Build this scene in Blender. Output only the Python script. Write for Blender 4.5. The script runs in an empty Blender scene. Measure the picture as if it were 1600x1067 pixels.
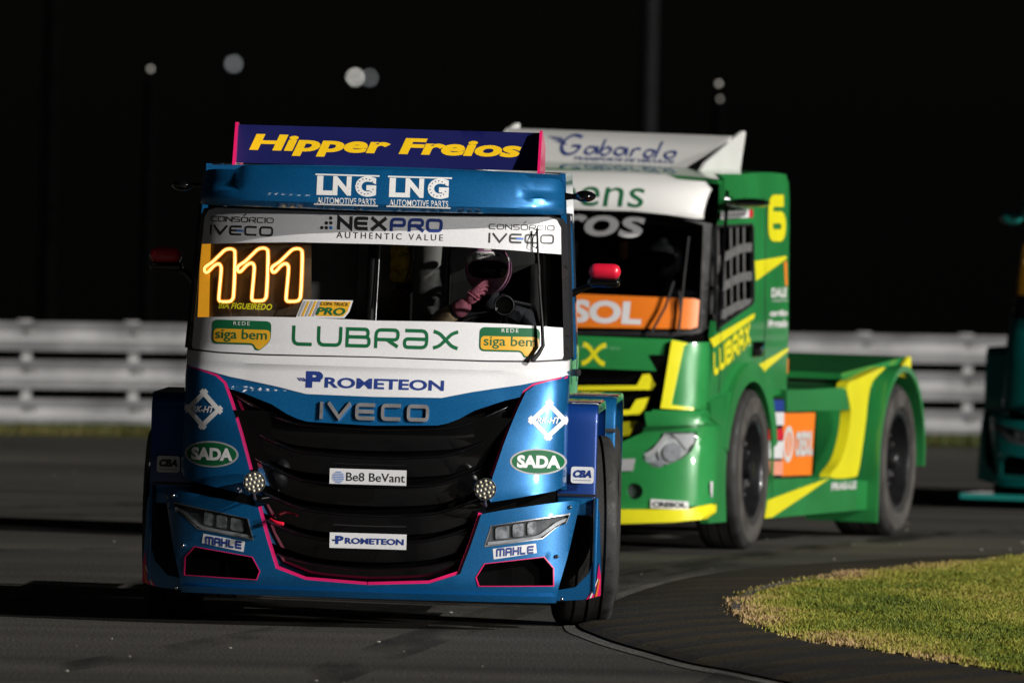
import bpy, bmesh, math, random
from mathutils import Vector, Matrix, noise
from mathutils.geometry import delaunay_2d_cdt
random.seed(7)
R = math.radians
# ------------------------------------------------------------------ camera, sky, sun, exposure
scene = bpy.context.scene
COL = scene.collection
FPX = 21750.0                      # focal length in photo pixels (1600 wide)
CAM_H, PITCH, ROLL = 2.65, math.atan((533.5 - 187.0) / FPX), R(1.2)
CAM_M = Matrix.Translation((0, 0, CAM_H)) @ Matrix.Rotation(R(90) - PITCH, 4, 'X') @ Matrix.Rotation(ROLL, 4, 'Z')
cd = bpy.data.cameras.new('camera'); cam = bpy.data.objects.new('camera', cd); COL.objects.link(cam)
cam.matrix_world = CAM_M
cd.sensor_width = 36.0; cd.lens = FPX * 36.0 / 1600.0; cd.clip_start = 1.0; cd.clip_end = 6000.0
cd.dof.use_dof = True; cd.dof.focus_distance = 72.2; cd.dof.aperture_fstop = 4.1
scene.camera = cam
SUN_EL, SUN_AZ = R(23), R(28)      # low key light from the right, a little towards the camera
L = Vector((math.cos(SUN_AZ) * math.cos(SUN_EL), -math.sin(SUN_AZ) * math.cos(SUN_EL), math.sin(SUN_EL)))
w = bpy.data.worlds.new('World'); scene.world = w; w.use_nodes = True
wn = w.node_tree.nodes; wl = w.node_tree.links
bg = wn['Background']; sky = wn.new('ShaderNodeTexSky'); sky.sky_type = 'NISHITA'; sky.sun_disc = False
sky.sun_elevation = SUN_EL; sky.sun_rotation = math.atan2(L.x, L.y)
hs = wn.new('ShaderNodeHueSaturation'); hs.inputs['Saturation'].default_value = 0.35
wl.new(sky.outputs['Color'], hs.inputs['Color']); wl.new(hs.outputs['Color'], bg.inputs['Color'])
bg.inputs['Strength'].default_value = 0.0006
sd = bpy.data.lights.new('sun', 'SUN'); sd.energy = 4.2; sd.angle = R(0.5); sd.color = (1.0, 0.96, 0.90)
sun = bpy.data.objects.new('sun', sd); COL.objects.link(sun)
sun.rotation_euler = (-L).to_track_quat('-Z', 'Y').to_euler(); sun.location = (20, 40, 20)
scene.view_settings.view_transform = 'Standard'; scene.view_settings.look = 'None'
scene.view_settings.exposure = 0.0; scene.view_settings.gamma = 1.0
scene.view_settings.use_curve_mapping = False
scene.cycles.max_bounces = 8; scene.cycles.transparent_max_bounces = 16
scene.cycles.sample_clamp_indirect = 4.0

# ------------------------------------------------------------------ materials
MATS = {}
def mat(name, col, rough=0.5, metal=0.0, coat=0.0, var=0.12, scale=6.0, bump=0.0, bscale=40.0, emit=None, estr=0.0, spec=0.5, grain=0.0):
    """Principled material with a little procedural tone and roughness variation and optional fine relief."""
    if name in MATS: return MATS[name]
    m = bpy.data.materials.new(name); m.use_nodes = True
    nt = m.node_tree; N = nt.nodes; K = nt.links; b = N['Principled BSDF']
    tc = N.new('ShaderNodeTexCoord')
    nz = N.new('ShaderNodeTexNoise'); nz.inputs['Scale'].default_value = scale; nz.inputs['Detail'].default_value = 6
    K.new(tc.outputs['Object'], nz.inputs['Vector'])
    mp = N.new('ShaderNodeMapRange'); mp.inputs[1].default_value = 0.3; mp.inputs[2].default_value = 0.7
    mp.inputs[3].default_value = 1 - var; mp.inputs[4].default_value = 1 + var
    K.new(nz.outputs['Fac'], mp.inputs[0])
    mx = N.new('ShaderNodeMix'); mx.data_type = 'RGBA'; mx.blend_type = 'MULTIPLY'; mx.inputs[0].default_value = 1.0
    mx.inputs[6].default_value = (*col, 1); K.new(mp.outputs[0], mx.inputs[7])
    out = mx.outputs[2]
    if grain:
        n3 = N.new('ShaderNodeTexNoise'); n3.inputs['Scale'].default_value = 170.0; n3.inputs['Detail'].default_value = 2; K.new(tc.outputs['Object'], n3.inputs['Vector'])
        m3 = N.new('ShaderNodeMapRange'); m3.inputs[1].default_value = 0.3; m3.inputs[2].default_value = 0.7; m3.inputs[3].default_value = 1 - grain; m3.inputs[4].default_value = 1 + grain
        K.new(n3.outputs['Fac'], m3.inputs[0])
        x3 = N.new('ShaderNodeMix'); x3.data_type = 'RGBA'; x3.blend_type = 'MULTIPLY'; x3.inputs[0].default_value = 1.0
        K.new(out, x3.inputs[6]); K.new(m3.outputs[0], x3.inputs[7]); out = x3.outputs[2]
    K.new(out, b.inputs['Base Color'])
    b.inputs['Metallic'].default_value = metal
    rp = N.new('ShaderNodeMapRange'); rp.inputs[1].default_value = 0.3; rp.inputs[2].default_value = 0.7
    rp.inputs[3].default_value = max(0.02, rough * (1 - var)); rp.inputs[4].default_value = min(1, rough * (1 + var))
    K.new(nz.outputs['Fac'], rp.inputs[0]); K.new(rp.outputs[0], b.inputs['Roughness'])
    b.inputs['Coat Weight'].default_value = coat; b.inputs['Coat Roughness'].default_value = 0.04
    b.inputs['Specular IOR Level'].default_value = spec
    if bump:
        n2 = N.new('ShaderNodeTexNoise'); n2.inputs['Scale'].default_value = bscale; n2.inputs['Detail'].default_value = 4
        K.new(tc.outputs['Object'], n2.inputs['Vector'])
        bp = N.new('ShaderNodeBump'); bp.inputs['Strength'].default_value = bump; bp.inputs['Distance'].default_value = 0.01
        K.new(n2.outputs['Fac'], bp.inputs['Height']); K.new(bp.outputs['Normal'], b.inputs['Normal'])
    if emit:
        b.inputs['Emission Color'].default_value = (*emit, 1); b.inputs['Emission Strength'].default_value = estr
    MATS[name] = m
    return m
def glass(name, tint, refl=1.0):
    if name in MATS: return MATS[name]
    m = bpy.data.materials.new(name); m.use_nodes = True
    nt = m.node_tree; N = nt.nodes; K = nt.links; N.remove(N['Principled BSDF'])
    tr = N.new('ShaderNodeBsdfTransparent'); tr.inputs[0].default_value = (*tint, 1)
    gl = N.new('ShaderNodeBsdfGlossy'); gl.inputs['Roughness'].default_value = 0.02
    lw = N.new('ShaderNodeLayerWeight'); lw.inputs['Blend'].default_value = 0.5
    pw = N.new('ShaderNodeMath'); pw.operation = 'POWER'; pw.inputs[1].default_value = 5.0; K.new(lw.outputs['Facing'], pw.inputs[0])
    fr = N.new('ShaderNodeMath'); fr.operation = 'MULTIPLY_ADD'; fr.inputs[1].default_value = 0.96; fr.inputs[2].default_value = 0.04; K.new(pw.outputs[0], fr.inputs[0])
    ml = N.new('ShaderNodeMath'); ml.operation = 'MULTIPLY'; ml.inputs[1].default_value = refl
    K.new(fr.outputs[0], ml.inputs[0])
    mx = N.new('ShaderNodeMixShader'); K.new(ml.outputs[0], mx.inputs[0]); K.new(tr.outputs[0], mx.inputs[1]); K.new(gl.outputs[0], mx.inputs[2])
    K.new(mx.outputs[0], N['Material Output'].inputs['Surface'])
    MATS[name] = m
    return m
blue = mat('blue_paint', (0.005, 0.120, 0.32), 0.36, 0.45, 1.0, 0.10, 1.6, grain=0.22)
royal = mat('royal_blue_paint', (0.003, 0.040, 0.22), 0.36, 0.3, 1.0, 0.10, 2.0, grain=0.15)
navy = mat('navy_vinyl', (0.005, 0.007, 0.075), 0.42, 0, 0.3, 0.06, 3.0)
white = mat('white_vinyl', (0.66, 0.66, 0.68), 0.35, 0, 0.4, 0.07, 2.0, grain=0.06)
paintwhite = mat('white_paint', (0.74, 0.74, 0.73), 0.3, 0, 1.0, 0.04, 3.0)
pink = mat('pink_trim', (0.72, 0.012, 0.13), 0.35, 0, 0.6, 0.05, 3.0)
red = mat('red_plastic', (0.62, 0.008, 0.035), 0.35, 0, 0.8, 0.05, 3.0)
yellow = mat('yellow_vinyl', (0.80, 0.50, 0.008), 0.4, 0, 0.3, 0.05, 3.0)
lemon = mat('lemon_paint', (0.80, 0.74, 0.015), 0.35, 0, 0.8, 0.06, 3.0)
amber = mat('amber_vinyl', (0.72, 0.38, 0.02), 0.4, 0, 0.3, 0.05, 3.0)
orange = mat('orange_vinyl', (0.80, 0.19, 0.012), 0.4, 0, 0.3, 0.06, 3.0)
vgreen = mat('dark_green_vinyl', (0.006, 0.11, 0.04), 0.55, 0, 0, 0.05, 3.0, spec=0.2)
stickwhite = mat('white_sticker', (0.70, 0.70, 0.70), 0.55, 0, 0, 0.06, 3.0, spec=0.2)
stickgrey = mat('silver_sticker', (0.36, 0.36, 0.37), 0.5, 0, 0, 0.1, 3.0, spec=0.2)
green = mat('green_paint', (0.021, 0.225, 0.055), 0.32, 0.05, 1.0, 0.14, 1.8, grain=0.1)
teal = mat('teal_paint', (0.005, 0.26, 0.245), 0.3, 0.2, 1.0, 0.08, 2.0)
teal_light = mat('light_teal_paint', (0.015, 0.26, 0.23), 0.3, 0.1, 1.0, 0.08, 2.0)
ink = mat('black_ink', (0.012, 0.012, 0.014), 0.5, 0, 0, 0.05)
inkblue = mat('blue_ink', (0.012, 0.035, 0.19), 0.45, 0, 0, 0.05)
iconblue = mat('bright_blue_ink', (0.03, 0.16, 0.5), 0.45, 0, 0, 0.05)
greyink = mat('grey_ink', (0.34, 0.34, 0.35), 0.5, 0, 0, 0.08)
gloss = mat('gloss_black', (0.0025, 0.0025, 0.003), 0.09, 0, 1.0, 0.2, 5.0, spec=0.5)
matte = mat('matte_black', (0.010, 0.010, 0.011), 0.6, 0, 0, 0.2, 8.0, spec=0.3)
rubber = mat('tyre_rubber', (0.016, 0.0155, 0.015), 0.72, 0, 0, 0.3, 9.0, 0.25, 60)
tyregrey = mat('worn_rubber', (0.046, 0.042, 0.038), 0.7, 0, 0, 0.35, 7.0, 0.3, 50)
rim = mat('dark_rim', (0.02, 0.02, 0.022), 0.3, 0.6, 0.4, 0.2, 8.0)
chrome = mat('chrome', (0.62, 0.63, 0.65), 0.14, 1.0, 0, 0.06, 10.0)
steel = mat('bare_steel', (0.42, 0.42, 0.43), 0.35, 0.9, 0, 0.2, 10.0)
lampgrey = mat('lamp_housing', (0.09, 0.093, 0.10), 0.4, 0.0, 0.3, 0.3, 14.0)
lampsilver = mat('lamp_reflector', (0.52, 0.53, 0.55), 0.3, 0.1, 0.5, 0.2, 20.0)
brushed = mat('brushed_metal_letter', (0.30, 0.30, 0.31), 0.30, 0.5, 0.6, 0.15, 14.0)
led = mat('led_lens', (0.62, 0.58, 0.42), 0.25, 0.1, 0.6, 0.1, 30.0)
greyplate = mat('grey_panel', (0.22, 0.21, 0.195), 0.6, 0.1, 0, 0.2, 12.0)
ductgrey = mat('duct_grey', (0.13, 0.127, 0.12), 0.6, 0, 0, 0.2, 12.0)
cabdark = mat('cab_lining', (0.014, 0.014, 0.014), 0.8, 0, 0, 0.3, 5.0, spec=0.2)
brownpanel = mat('brown_panel', (0.16, 0.065, 0.02), 0.6, 0, 0, 0.2, 12.0)
foil = mat('gold_foil', (0.62, 0.42, 0.03), 0.3, 0.8, 0, 0.4, 22.0, 0.9, 26)
clear = glass('window_glass', (0.90, 0.91, 0.91), 0.6)
void = mat('shadow_black', (0.0015, 0.0015, 0.0015), 0.9, 0, 0, 0.2, 8.0, spec=0.05)  # shade of the grille and intake recesses put into the colour
darkglass = glass('tinted_window_glass', (0.30, 0.31, 0.32), 0.8)
lens = glass('lamp_lens_glass', (0.86, 0.87, 0.88), 1.0)
neon_core = mat('neon_core', (1, 0.7, 0.3), 0.4, emit=(1.0, 0.56, 0.15), estr=2.9, var=0.03)
neon_halo = mat('neon_halo', (0.5, 0.2, 0.02), 0.4, emit=(1.0, 0.26, 0.010), estr=0.62, var=0.05)  # emitting outer tube imitates the halo around the neon core
amberplate = mat('self_lit_amber', (0.85, 0.42, 0.04), 0.45, emit=(1.0, 0.42, 0.02), estr=0.62, var=0.25, scale=14.0)  # emission stands in for neon light falling on the amber strips

# ------------------------------------------------------------------ mesh helpers
def link(name, me, m, parent=None):
    o = bpy.data.objects.new(name, me); COL.objects.link(o)
    if m and not me.materials: me.materials.append(m)
    if parent is not None:
        o.parent = parent
        r = parent.get('body_roll')
        if r is not None: o.rotation_euler = (0, r, 0)
    return o
def mesh(name, V, F, m, parent=None, ang=35):
    me = bpy.data.meshes.new(name); me.from_pydata([tuple(v) for v in V], [], F); me.update()
    me.polygons.foreach_set('use_smooth', [True] * len(me.polygons)); me.set_sharp_from_angle(angle=R(ang))
    return link(name, me, m, parent)
def bm_obj(name, bm, m, parent=None, ang=35, recalc=True):
    if recalc: bmesh.ops.recalc_face_normals(bm, faces=bm.faces[:])
    me = bpy.data.meshes.new(name); bm.to_mesh(me); bm.free()
    me.polygons.foreach_set('use_smooth', [True] * len(me.polygons)); me.set_sharp_from_angle(angle=R(ang))
    return link(name, me, m, parent)
def thing(name, label, cat, mtx=None, roll=None, group=None):
    o = bpy.data.objects.new(name, None); COL.objects.link(o); o.empty_display_size = 0.3
    if mtx is not None: o.matrix_world = mtx
    o['label'] = label; o['category'] = cat
    if group: o['group'] = group
    if roll is not None: o['body_roll'] = roll
    return o
def tag(o, label=None, cat=None, group=None, kind=None):
    if label: o['label'] = label
    if cat: o['category'] = cat
    if group: o['group'] = group
    if kind: o['kind'] = kind
    return o
def noroll(o): o.rotation_euler = (0, 0, 0); return o
def add_box(bm, c, s, bev=0.0, rot=None, seg=2):
    r = bmesh.ops.create_cube(bm, size=1.0); vs = r['verts']
    M = Matrix.Translation(c) @ (rot.to_4x4() if rot else Matrix.Identity(4)) @ Matrix.Diagonal((s[0], s[1], s[2], 1))
    bmesh.ops.transform(bm, matrix=M, verts=vs)
    if bev:
        es = list({e for v in vs for e in v.link_edges})
        bmesh.ops.bevel(bm, geom=es, offset=bev, segments=seg, affect='EDGES', profile=0.5)
def box(name, c, s, m, parent=None, bev=0.01, rot=None):
    bm = bmesh.new(); add_box(bm, c, s, bev, rot); return bm_obj(name, bm, m, parent)
def add_tube(bm, pts, r, n=8, closed=False):
    P = [Vector(p) for p in pts]; k = len(P); rings = []
    rr = r if isinstance(r, (list, tuple)) else [r] * k
    prev = None
    for i in range(k):
        if closed: t = (P[(i + 1) % k] - P[i - 1])
        else: t = P[min(i + 1, k - 1)] - P[max(i - 1, 0)]
        t.normalize()
        if prev is None:
            a = Vector((0, 0, 1)) if abs(t.z) < 0.9 else Vector((1, 0, 0))
            u = t.cross(a).normalized()
        else: u = (prev - t * prev.dot(t)).normalized()
        prev = u; v = t.cross(u)
        rings.append([bm.verts.new(P[i] + (u * math.cos(2 * math.pi * j / n) + v * math.sin(2 * math.pi * j / n)) * rr[i]) for j in range(n)])
    for i in range(k if closed else k - 1):
        A, B = rings[i], rings[(i + 1) % k]
        for j in range(n): bm.faces.new((A[j], A[(j + 1) % n], B[(j + 1) % n], B[j]))
    if not closed:
        bm.faces.new(rings[0][::-1]); bm.faces.new(rings[-1])
def tube(name, pts, r, m, parent=None, n=8, closed=False):
    bm = bmesh.new(); add_tube(bm, pts, r, n, closed); return bm_obj(name, bm, m, parent, 50)
def add_lathe(bm, prof, n=48, M=None):
    """profile (radius, height) turned about X (height runs along X)."""
    M = M or Matrix.Identity(4); rings = []
    for (r, h) in prof:
        rings.append([bm.verts.new(M @ Vector((h, r * math.cos(2 * math.pi * j / n), r * math.sin(2 * math.pi * j / n)))) for j in range(n)])
    for A, B in zip(rings, rings[1:]):
        for j in range(n): bm.faces.new((A[j], A[(j + 1) % n], B[(j + 1) % n], B[j]))
def lathe(name, prof, m, parent=None, n=48, M=None):
    bm = bmesh.new(); add_lathe(bm, prof, n, M); return bm_obj(name, bm, m, parent, 40)
def catmull(P, per=6, closed=False):
    out = []; k = len(P)
    for i in range(k if closed else k - 1):
        p0 = P[(i - 1) % k] if (closed or i > 0) else P[0]; p1 = P[i]; p2 = P[(i + 1) % k]
        p3 = P[(i + 2) % k] if (closed or i + 2 < k) else P[-1]
        for s in range(per):
            t = s / per
            out.append(tuple(0.5 * ((2 * b) + (-a + c) * t + (2 * a - 5 * b + 4 * c - d) * t * t + (-a + 3 * b - 3 * c + d) * t ** 3) for a, b, c, d in zip(p0, p1, p2, p3)))
    if not closed: out.append(tuple(P[-1]))
    return out
def rnd(P, r, seg=5, closed=True):
    """fillet the corners of a 2-D polygon / polyline."""
    out = []; k = len(P)
    for i in range(k):
        if not closed and i in (0, k - 1): out.append(tuple(P[i])); continue
        a, b, c = Vector(P[i - 1]), Vector(P[i]), Vector(P[(i + 1) % k])
        u, v = a - b, c - b; q = min(r, u.length * 0.48, v.length * 0.48)
        if q < 1e-5: out.append(tuple(b)); continue
        u.normalize(); v.normalize(); s, e = b + u * q, b + v * q
        for j in range(seg + 1):
            t = j / seg; out.append(tuple(s * (1 - t) ** 2 + b * 2 * t * (1 - t) + e * t * t))
    return out
def ellipse(a, b, ra, rb, n=40, rot=0):
    c, s = math.cos(rot), math.sin(rot)
    return [(a + ra * math.cos(t) * c - rb * math.sin(t) * s, b + ra * math.cos(t) * s + rb * math.sin(t) * c) for t in [2 * math.pi * i / n for i in range(n)]]
def rect(a, b, w_, h_): return [(a - w_ / 2, b - h_ / 2), (a + w_ / 2, b - h_ / 2), (a + w_ / 2, b + h_ / 2), (a - w_ / 2, b + h_ / 2)]
def mir(P): return [(-a, b) for a, b in P][::-1]
def wind(P, x, y):
    n = 0; k = len(P)
    for i in range(k):
        x0, y0 = P[i]; x1, y1 = P[(i + 1) % k]
        if y0 <= y < y1:
            if (x1 - x0) * (y - y0) - (x - x0) * (y1 - y0) > 0: n += 1
        elif y1 <= y < y0:
            if (x1 - x0) * (y - y0) - (x - x0) * (y1 - y0) < 0: n -= 1
    return n
def dens(P, d):
    out = []
    for i in range(len(P)):
        a, b = Vector(P[i]), Vector(P[(i + 1) % len(P)]); q = max(1, int(math.ceil((b - a).length / d)))
        out += [tuple(a.lerp(b, j / q)) for j in range(q)]
    return out
def fill(polys, holes=(), grid=None, sub=0.04, extra=()):
    """triangulate the union of polys minus holes; returns 2-D verts and CCW triangles."""
    V, E = [], []
    loops = [dens(p, sub) if sub else list(p) for p in list(polys) + list(holes)]
    for P in loops:
        s = len(V); V += [Vector(p) for p in P]; E += [(s + i, s + (i + 1) % len(P)) for i in range(len(P))]
    if grid:
        xs = [v.x for v in V]; ys = [v.y for v in V]
        gx = extra if extra else [min(xs) + grid * i for i in range(int((max(xs) - min(xs)) / grid) + 1)]
        y = min(ys) + grid * 0.5
        while y < max(ys):
            for x in gx:
                if min(xs) < x < max(xs) and any(wind(p, x, y) for p in polys) and not any(wind(h, x, y) for h in holes): V.append(Vector((x + random.uniform(-1e-4, 1e-4), y)))
            y += grid
    r = delaunay_2d_cdt(V, E, [], 0, 1e-6)
    vv = [tuple(v) for v in r[0]]; tri = []
    for f in r[2]:
        cx = sum(vv[i][0] for i in f) / 3; cy = sum(vv[i][1] for i in f) / 3
        if any(wind(p, cx, cy) for p in polys) and not any(wind(h, cx, cy) for h in holes): tri.append(list(f))
    used = sorted({i for t in tri for i in t}); mp = {i: j for j, i in enumerate(used)}
    return [vv[i] for i in used], [[mp[i] for i in t] for t in tri]
# ------------------------------------------------------------------ surfaces that panels and prints lie on
def interp(prof, z):
    if z <= prof[0][0]: return prof[0][1]
    for (a, b), (c, d) in zip(prof, prof[1:]):
        if z <= c: return b + (d - b) * (z - a) / (c - a)
    return prof[-1][1]
def smooth_interp(prof, z, h=0.03): return sum(interp(prof, z + k * h) for k in (-1, -0.5, 0, 0.5, 1)) / 5
class Front:
    """vehicle nose: y as a function of (x, z); bowed in plan with rounded corners."""
    def __init__(s, prof, width, bow=0.08, corner=0.26, n=4.0, extra=None):
        s.prof, s.width, s.bow, s.corner, s.n, s.extra = prof, width, bow, corner, n, extra
    def W(s, z): return interp(s.width, z)
    def y(s, x, z):
        W = s.W(z); t = min(1.0, abs(x) / W)
        y = smooth_interp(s.prof, z) + s.bow * t * t + s.corner * (1 - (1 - t ** s.n) ** (1 / s.n))
        return y + (s.extra(x, z) if s.extra else 0)
    def at(s, a, b, off=0.0):
        W = s.W(b); a = max(-W, min(W, a)); return Vector((a, s.y(a, b) + off, b))
    def cols(s):
        return [1.08 * math.sin(R(90) * i / 34) for i in range(-34, 35)]
    def solve(s, o, d):
        y = 0.2
        for _ in range(14):
            t = (y - o.y) / d.y; x = o.x + d.x * t; z = o.z + d.z * t; W = s.W(z)
            y = s.y(max(-W, min(W, x)), z)
        return (max(-W, min(W, x)), z)
    back = Vector((0, 1, 0))
class FlatFront:
    """a plane y = y0 + k (z - z0)."""
    def __init__(s, y0, k=0.0, z0=0.0): s.y0, s.k, s.z0 = y0, k, z0
    def at(s, a, b, off=0.0): return Vector((a, s.y0 + s.k * (b - s.z0) + off, b))
    def solve(s, o, d):
        t = (s.y0 + s.k * (o.z - s.z0) - o.y) / (d.y - s.k * d.z); return (o.x + d.x * t, o.z + d.z * t)
    def cols(s): return None
    back = Vector((0, 1, 0))
class Side:
    """a flank x = sg * X(z); a runs backwards (y), b upwards."""
    def __init__(s, width, sg=1): s.width, s.sg = width, sg; s.back = Vector((-sg, 0, 0))
    def at(s, a, b, off=0.0): return Vector((s.sg * (interp(s.width, b) - off), a, b))
    def solve(s, o, d):
        z = 1.0
        for _ in range(10):
            t = (s.sg * interp(s.width, z) - o.x) / d.x; z = o.z + d.z * t
        return (o.y + d.y * t, z)
    def cols(s): return None
class Top:
    """a horizontal sheet z = Z(a, b) with a = x, b = y."""
    def __init__(s, Z): s.Z = Z
    def at(s, a, b, off=0.0): return Vector((a, b, s.Z(a, b) - off))
    def cols(s): return None
    back = Vector((0, 0, -1))
def panel(name, polys, S, m, parent, off=0.0, th=0.02, holes=(), grid=0.05, ang=35, sub=0.04, edge=0.0):
    """a sheet of real thickness cut to an outline and laid on a surface."""
    if polys and not isinstance(polys[0][0], (tuple, list, Vector)): polys = [polys]
    v2, tri = fill(polys, holes, grid, sub, S.cols() or ())
    V = [S.at(a, b, off) for a, b in v2]; n = len(V)
    if not tri: raise RuntimeError('empty panel ' + name)
    # make the front face outwards
    a, b, c = (V[i] for i in tri[0])
    if (b - a).cross(c - a).dot(S.back) > 0: tri = [t[::-1] for t in tri]
    F = list(tri)
    if th:
        V += [p + S.back * th for p in V[:n]]
        F += [[i + n for i in t[::-1]] for t in tri]
        cnt = {}
        for t in tri:
            for i in range(3): cnt[(t[i], t[(i + 1) % 3])] = 1
        for (i, j) in list(cnt):
            if (j, i) not in cnt: F.append([j, i, i + n, j + n])
    return mesh(name, V, F, m, parent, ang)
def ribbon(P, w_, closed=False):
    """polyline -> outline polygon of the given width."""
    P = [Vector(p) for p in P]; k = len(P); Lf, Rt = [], []
    for i in range(k):
        if closed: t0 = (P[i] - P[i - 1]); t1 = (P[(i + 1) % k] - P[i])
        else:
            t0 = P[i] - P[i - 1] if i else P[1] - P[0]; t1 = P[i + 1] - P[i] if i < k - 1 else P[-1] - P[-2]
        t0 = t0.normalized(); t1 = t1.normalized(); t = (t0 + t1)
        t = t.normalized() if t.length > 1e-6 else t0
        nrm = Vector((-t.y, t.x)); c = max(0.45, nrm.dot(Vector((-t0.y, t0.x))))
        hw = (w_[i] if isinstance(w_, (list, tuple)) else w_) / 2 / c
        Lf.append(P[i] + nrm * hw); Rt.append(P[i] - nrm * hw)
    if closed: return [tuple(p) for p in Lf], [tuple(p) for p in Rt]
    return [tuple(p) for p in Lf + Rt[::-1]]
# ------------------------------------------------------------------ lettering
_tc = {}
def font_mesh(body, bold=0.0, shear=0.0, space=1.0):
    key = (body, bold, shear, space)
    if key in _tc: return _tc[key]
    cu = bpy.data.curves.new('lettering', 'FONT'); cu.body = body; cu.offset = bold; cu.shear = shear; cu.space_character = space
    cu.resolution_u = 4; cu.fill_mode = 'FRONT'
    o = bpy.data.objects.new('lettering', cu); COL.objects.link(o)
    dg = bpy.context.evaluated_depsgraph_get(); dg.update()
    me = bpy.data.meshes.new_from_object(o.evaluated_get(dg))
    V = [(v.co.x, v.co.y) for v in me.vertices]; F = [list(p.vertices) for p in me.polygons]
    bpy.data.objects.remove(o); bpy.data.meshes.remove(me); bpy.data.curves.remove(cu)
    _tc[key] = (V, F); return V, F
def place_print(name, V, F, S, m, parent, c, w_, h_, off, rot=0.0, cut=0.025, bbox=None, skew=0.0):
    xs = [v[0] for v in V]; ys = [v[1] for v in V]
    x0, x1, y0, y1 = bbox or (min(xs), max(xs), min(ys), max(ys))
    co, si = math.cos(rot), math.sin(rot)
    bm = bmesh.new(); vs = []
    for x, y in V:
        u = ((x - x0) / (x1 - x0) - 0.5) * w_; v = ((y - y0) / (y1 - y0) - 0.5) * h_; v += u * skew
        vs.append(bm.verts.new((c[0] + u * co - v * si, 0, c[1] + u * si + v * co)))
    for f in F:
        try: bm.faces.new([vs[i] for i in f])
        except ValueError: pass
    if cut and max(w_, h_) > cut:
        a = c[0] - w_ / 2 + cut
        while a < c[0] + w_ / 2:
            bmesh.ops.bisect_plane(bm, geom=bm.verts[:] + bm.edges[:] + bm.faces[:], plane_co=(a, 0, 0), plane_no=(1, 0, 0)); a += cut
        if h_ > cut:
            b = c[1] - h_ / 2 + cut
            while b < c[1] + h_ / 2:
                bmesh.ops.bisect_plane(bm, geom=bm.verts[:] + bm.edges[:] + bm.faces[:], plane_co=(0, 0, b), plane_no=(0, 0, 1)); b += cut
    bmesh.ops.triangulate(bm, faces=bm.faces[:])
    for v in bm.verts: v.co = S.at(v.co.x, v.co.z, off)
    bm.normal_update()
    for f in bm.faces:
        if f.normal.dot(S.back) > 0: f.normal_flip()
    return bm_obj(name, bm, m, parent, recalc=False)
def text(body, S, c, w_, h_, m, parent, off=-0.0014, bold=0.0, shear=0.0, space=1.0, rot=0.0, name='lettering', skew=0.0):
    V, F = font_mesh(body, bold, shear, space)
    k = body.count(' ')
    if not k: return place_print(name, V, F, S, m, parent, c, w_, h_, off, rot, skew=skew)
    # one object for every word
    xs = [v[0] for v in V]; bb = (min(xs), max(xs), min(v[1] for v in V), max(v[1] for v in V))
    iv = sorted((min(V[i][0] for i in f), max(V[i][0] for i in f)) for f in F); gaps = []; hi = iv[0][1]
    for a, b in iv[1:]:
        if a > hi: gaps.append((a - hi, (a + hi) / 2))
        hi = max(hi, b)
    cuts = sorted(g[1] for g in sorted(gaps)[-k:]) + [1e9]; o = None
    lo = -1e9
    for q in cuts:
        Fw = [f for f in F if lo < V[f[0]][0] < q]; lo = q
        used = sorted({i for f in Fw for i in f}); mp = {i: j for j, i in enumerate(used)}
        if used: o = place_print(name, [V[i] for i in used], [[mp[i] for i in f] for f in Fw], S, m, parent, c, w_, h_, off, rot, skew=skew, bbox=bb)
    return o
GL = {  # wide square-cornered sans, strokes in a unit box
    'I': ([[(0, 0), (0, 1)]], 0.0), 'V': ([[(0, 1), (.5, 0), (1, 1)]], 1.05), 'E': ([[(1, 1), (0, 1), (0, 0), (1, 0)], [(0, .5), (.95, .5)]], .95),
    'C': ([[(1, 1), (0, 1), (0, 0), (1, 0)]], .95), 'O': ([[(.5, 1), (1, 1), (1, 0), (0, 0), (0, 1), (.5, 1)]], 1.0),
    'N': ([[(0, 0), (0, 1), (1, 0), (1, 1)]], .95), 'S': ([[(1, 1), (0, 1), (0, .5), (1, .5), (1, 0), (0, 0)]], .9),
    'R': ([[(0, 0), (0, 1), (1, 1), (1, .42), (0, .42)], [(.5, .42), (1, 0)]], .95), 'X': ([[(0, 0), (1, 1)], [(0, 1), (1, 0)]], .95),
    'P': ([[(0, 0), (0, 1), (1, 1), (1, .4), (0, .4)]], .95), 'L': ([[(0, 1), (0, 0), (1, 0)]], .8), 'U': ([[(0, 1), (0, 0), (1, 0), (1, 1)]], .95),
    'B': ([[(0, 0), (0, 1)], [(-.02, 1), (.94, 1), (.94, .53), (-.02, .53)], [(.5, .53), (1, .53), (1, 0), (-.02, 0)]], .95), 'a': ([[(.02, 1), (1, 1), (1, 0), (0, 0), (0, .5), (1, .5)]], .95),
    'M': ([[(0, 0), (0, 1), (1, 1), (1, 0)], [(.5, 1), (.5, 0)]], 1.15), 'A': ([[(0, 0), (0, 1), (1, 1), (1, 0)], [(0, .42), (1, .42)]], .8),
    'H': ([[(0, 0), (0, 1)], [(1, 0), (1, 1)], [(0, .5), (1, .5)]], .8), 'T': ([[(0, 1), (1, 1)], [(.5, 1), (.5, 0)]], .9),
    'K': ([[(0, 0), (0, 1)], [(1, 1), (0, .45)], [(.25, .58), (1, 0)]], .9), 'x': ([[(0, 0), (.25, .12), (.75, .88), (1, 1)], [(0, 1), (.25, .88), (.75, .12), (1, 0)]], 1.05),
    '6': ([[(1, 1), (0, 1), (0, 0), (1, 0), (1, .52), (0, .52)]], .75), '1': ([[(0, .75), (.5, 1), (.5, 0)]], .5), ' ': ([], .5),
    'Ó': ([[(.5, 1), (1, 1), (1, 0), (0, 0), (0, 1), (.5, 1)], [(.42, 1.28), (.68, 1.5)]], 1.0)}
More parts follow.
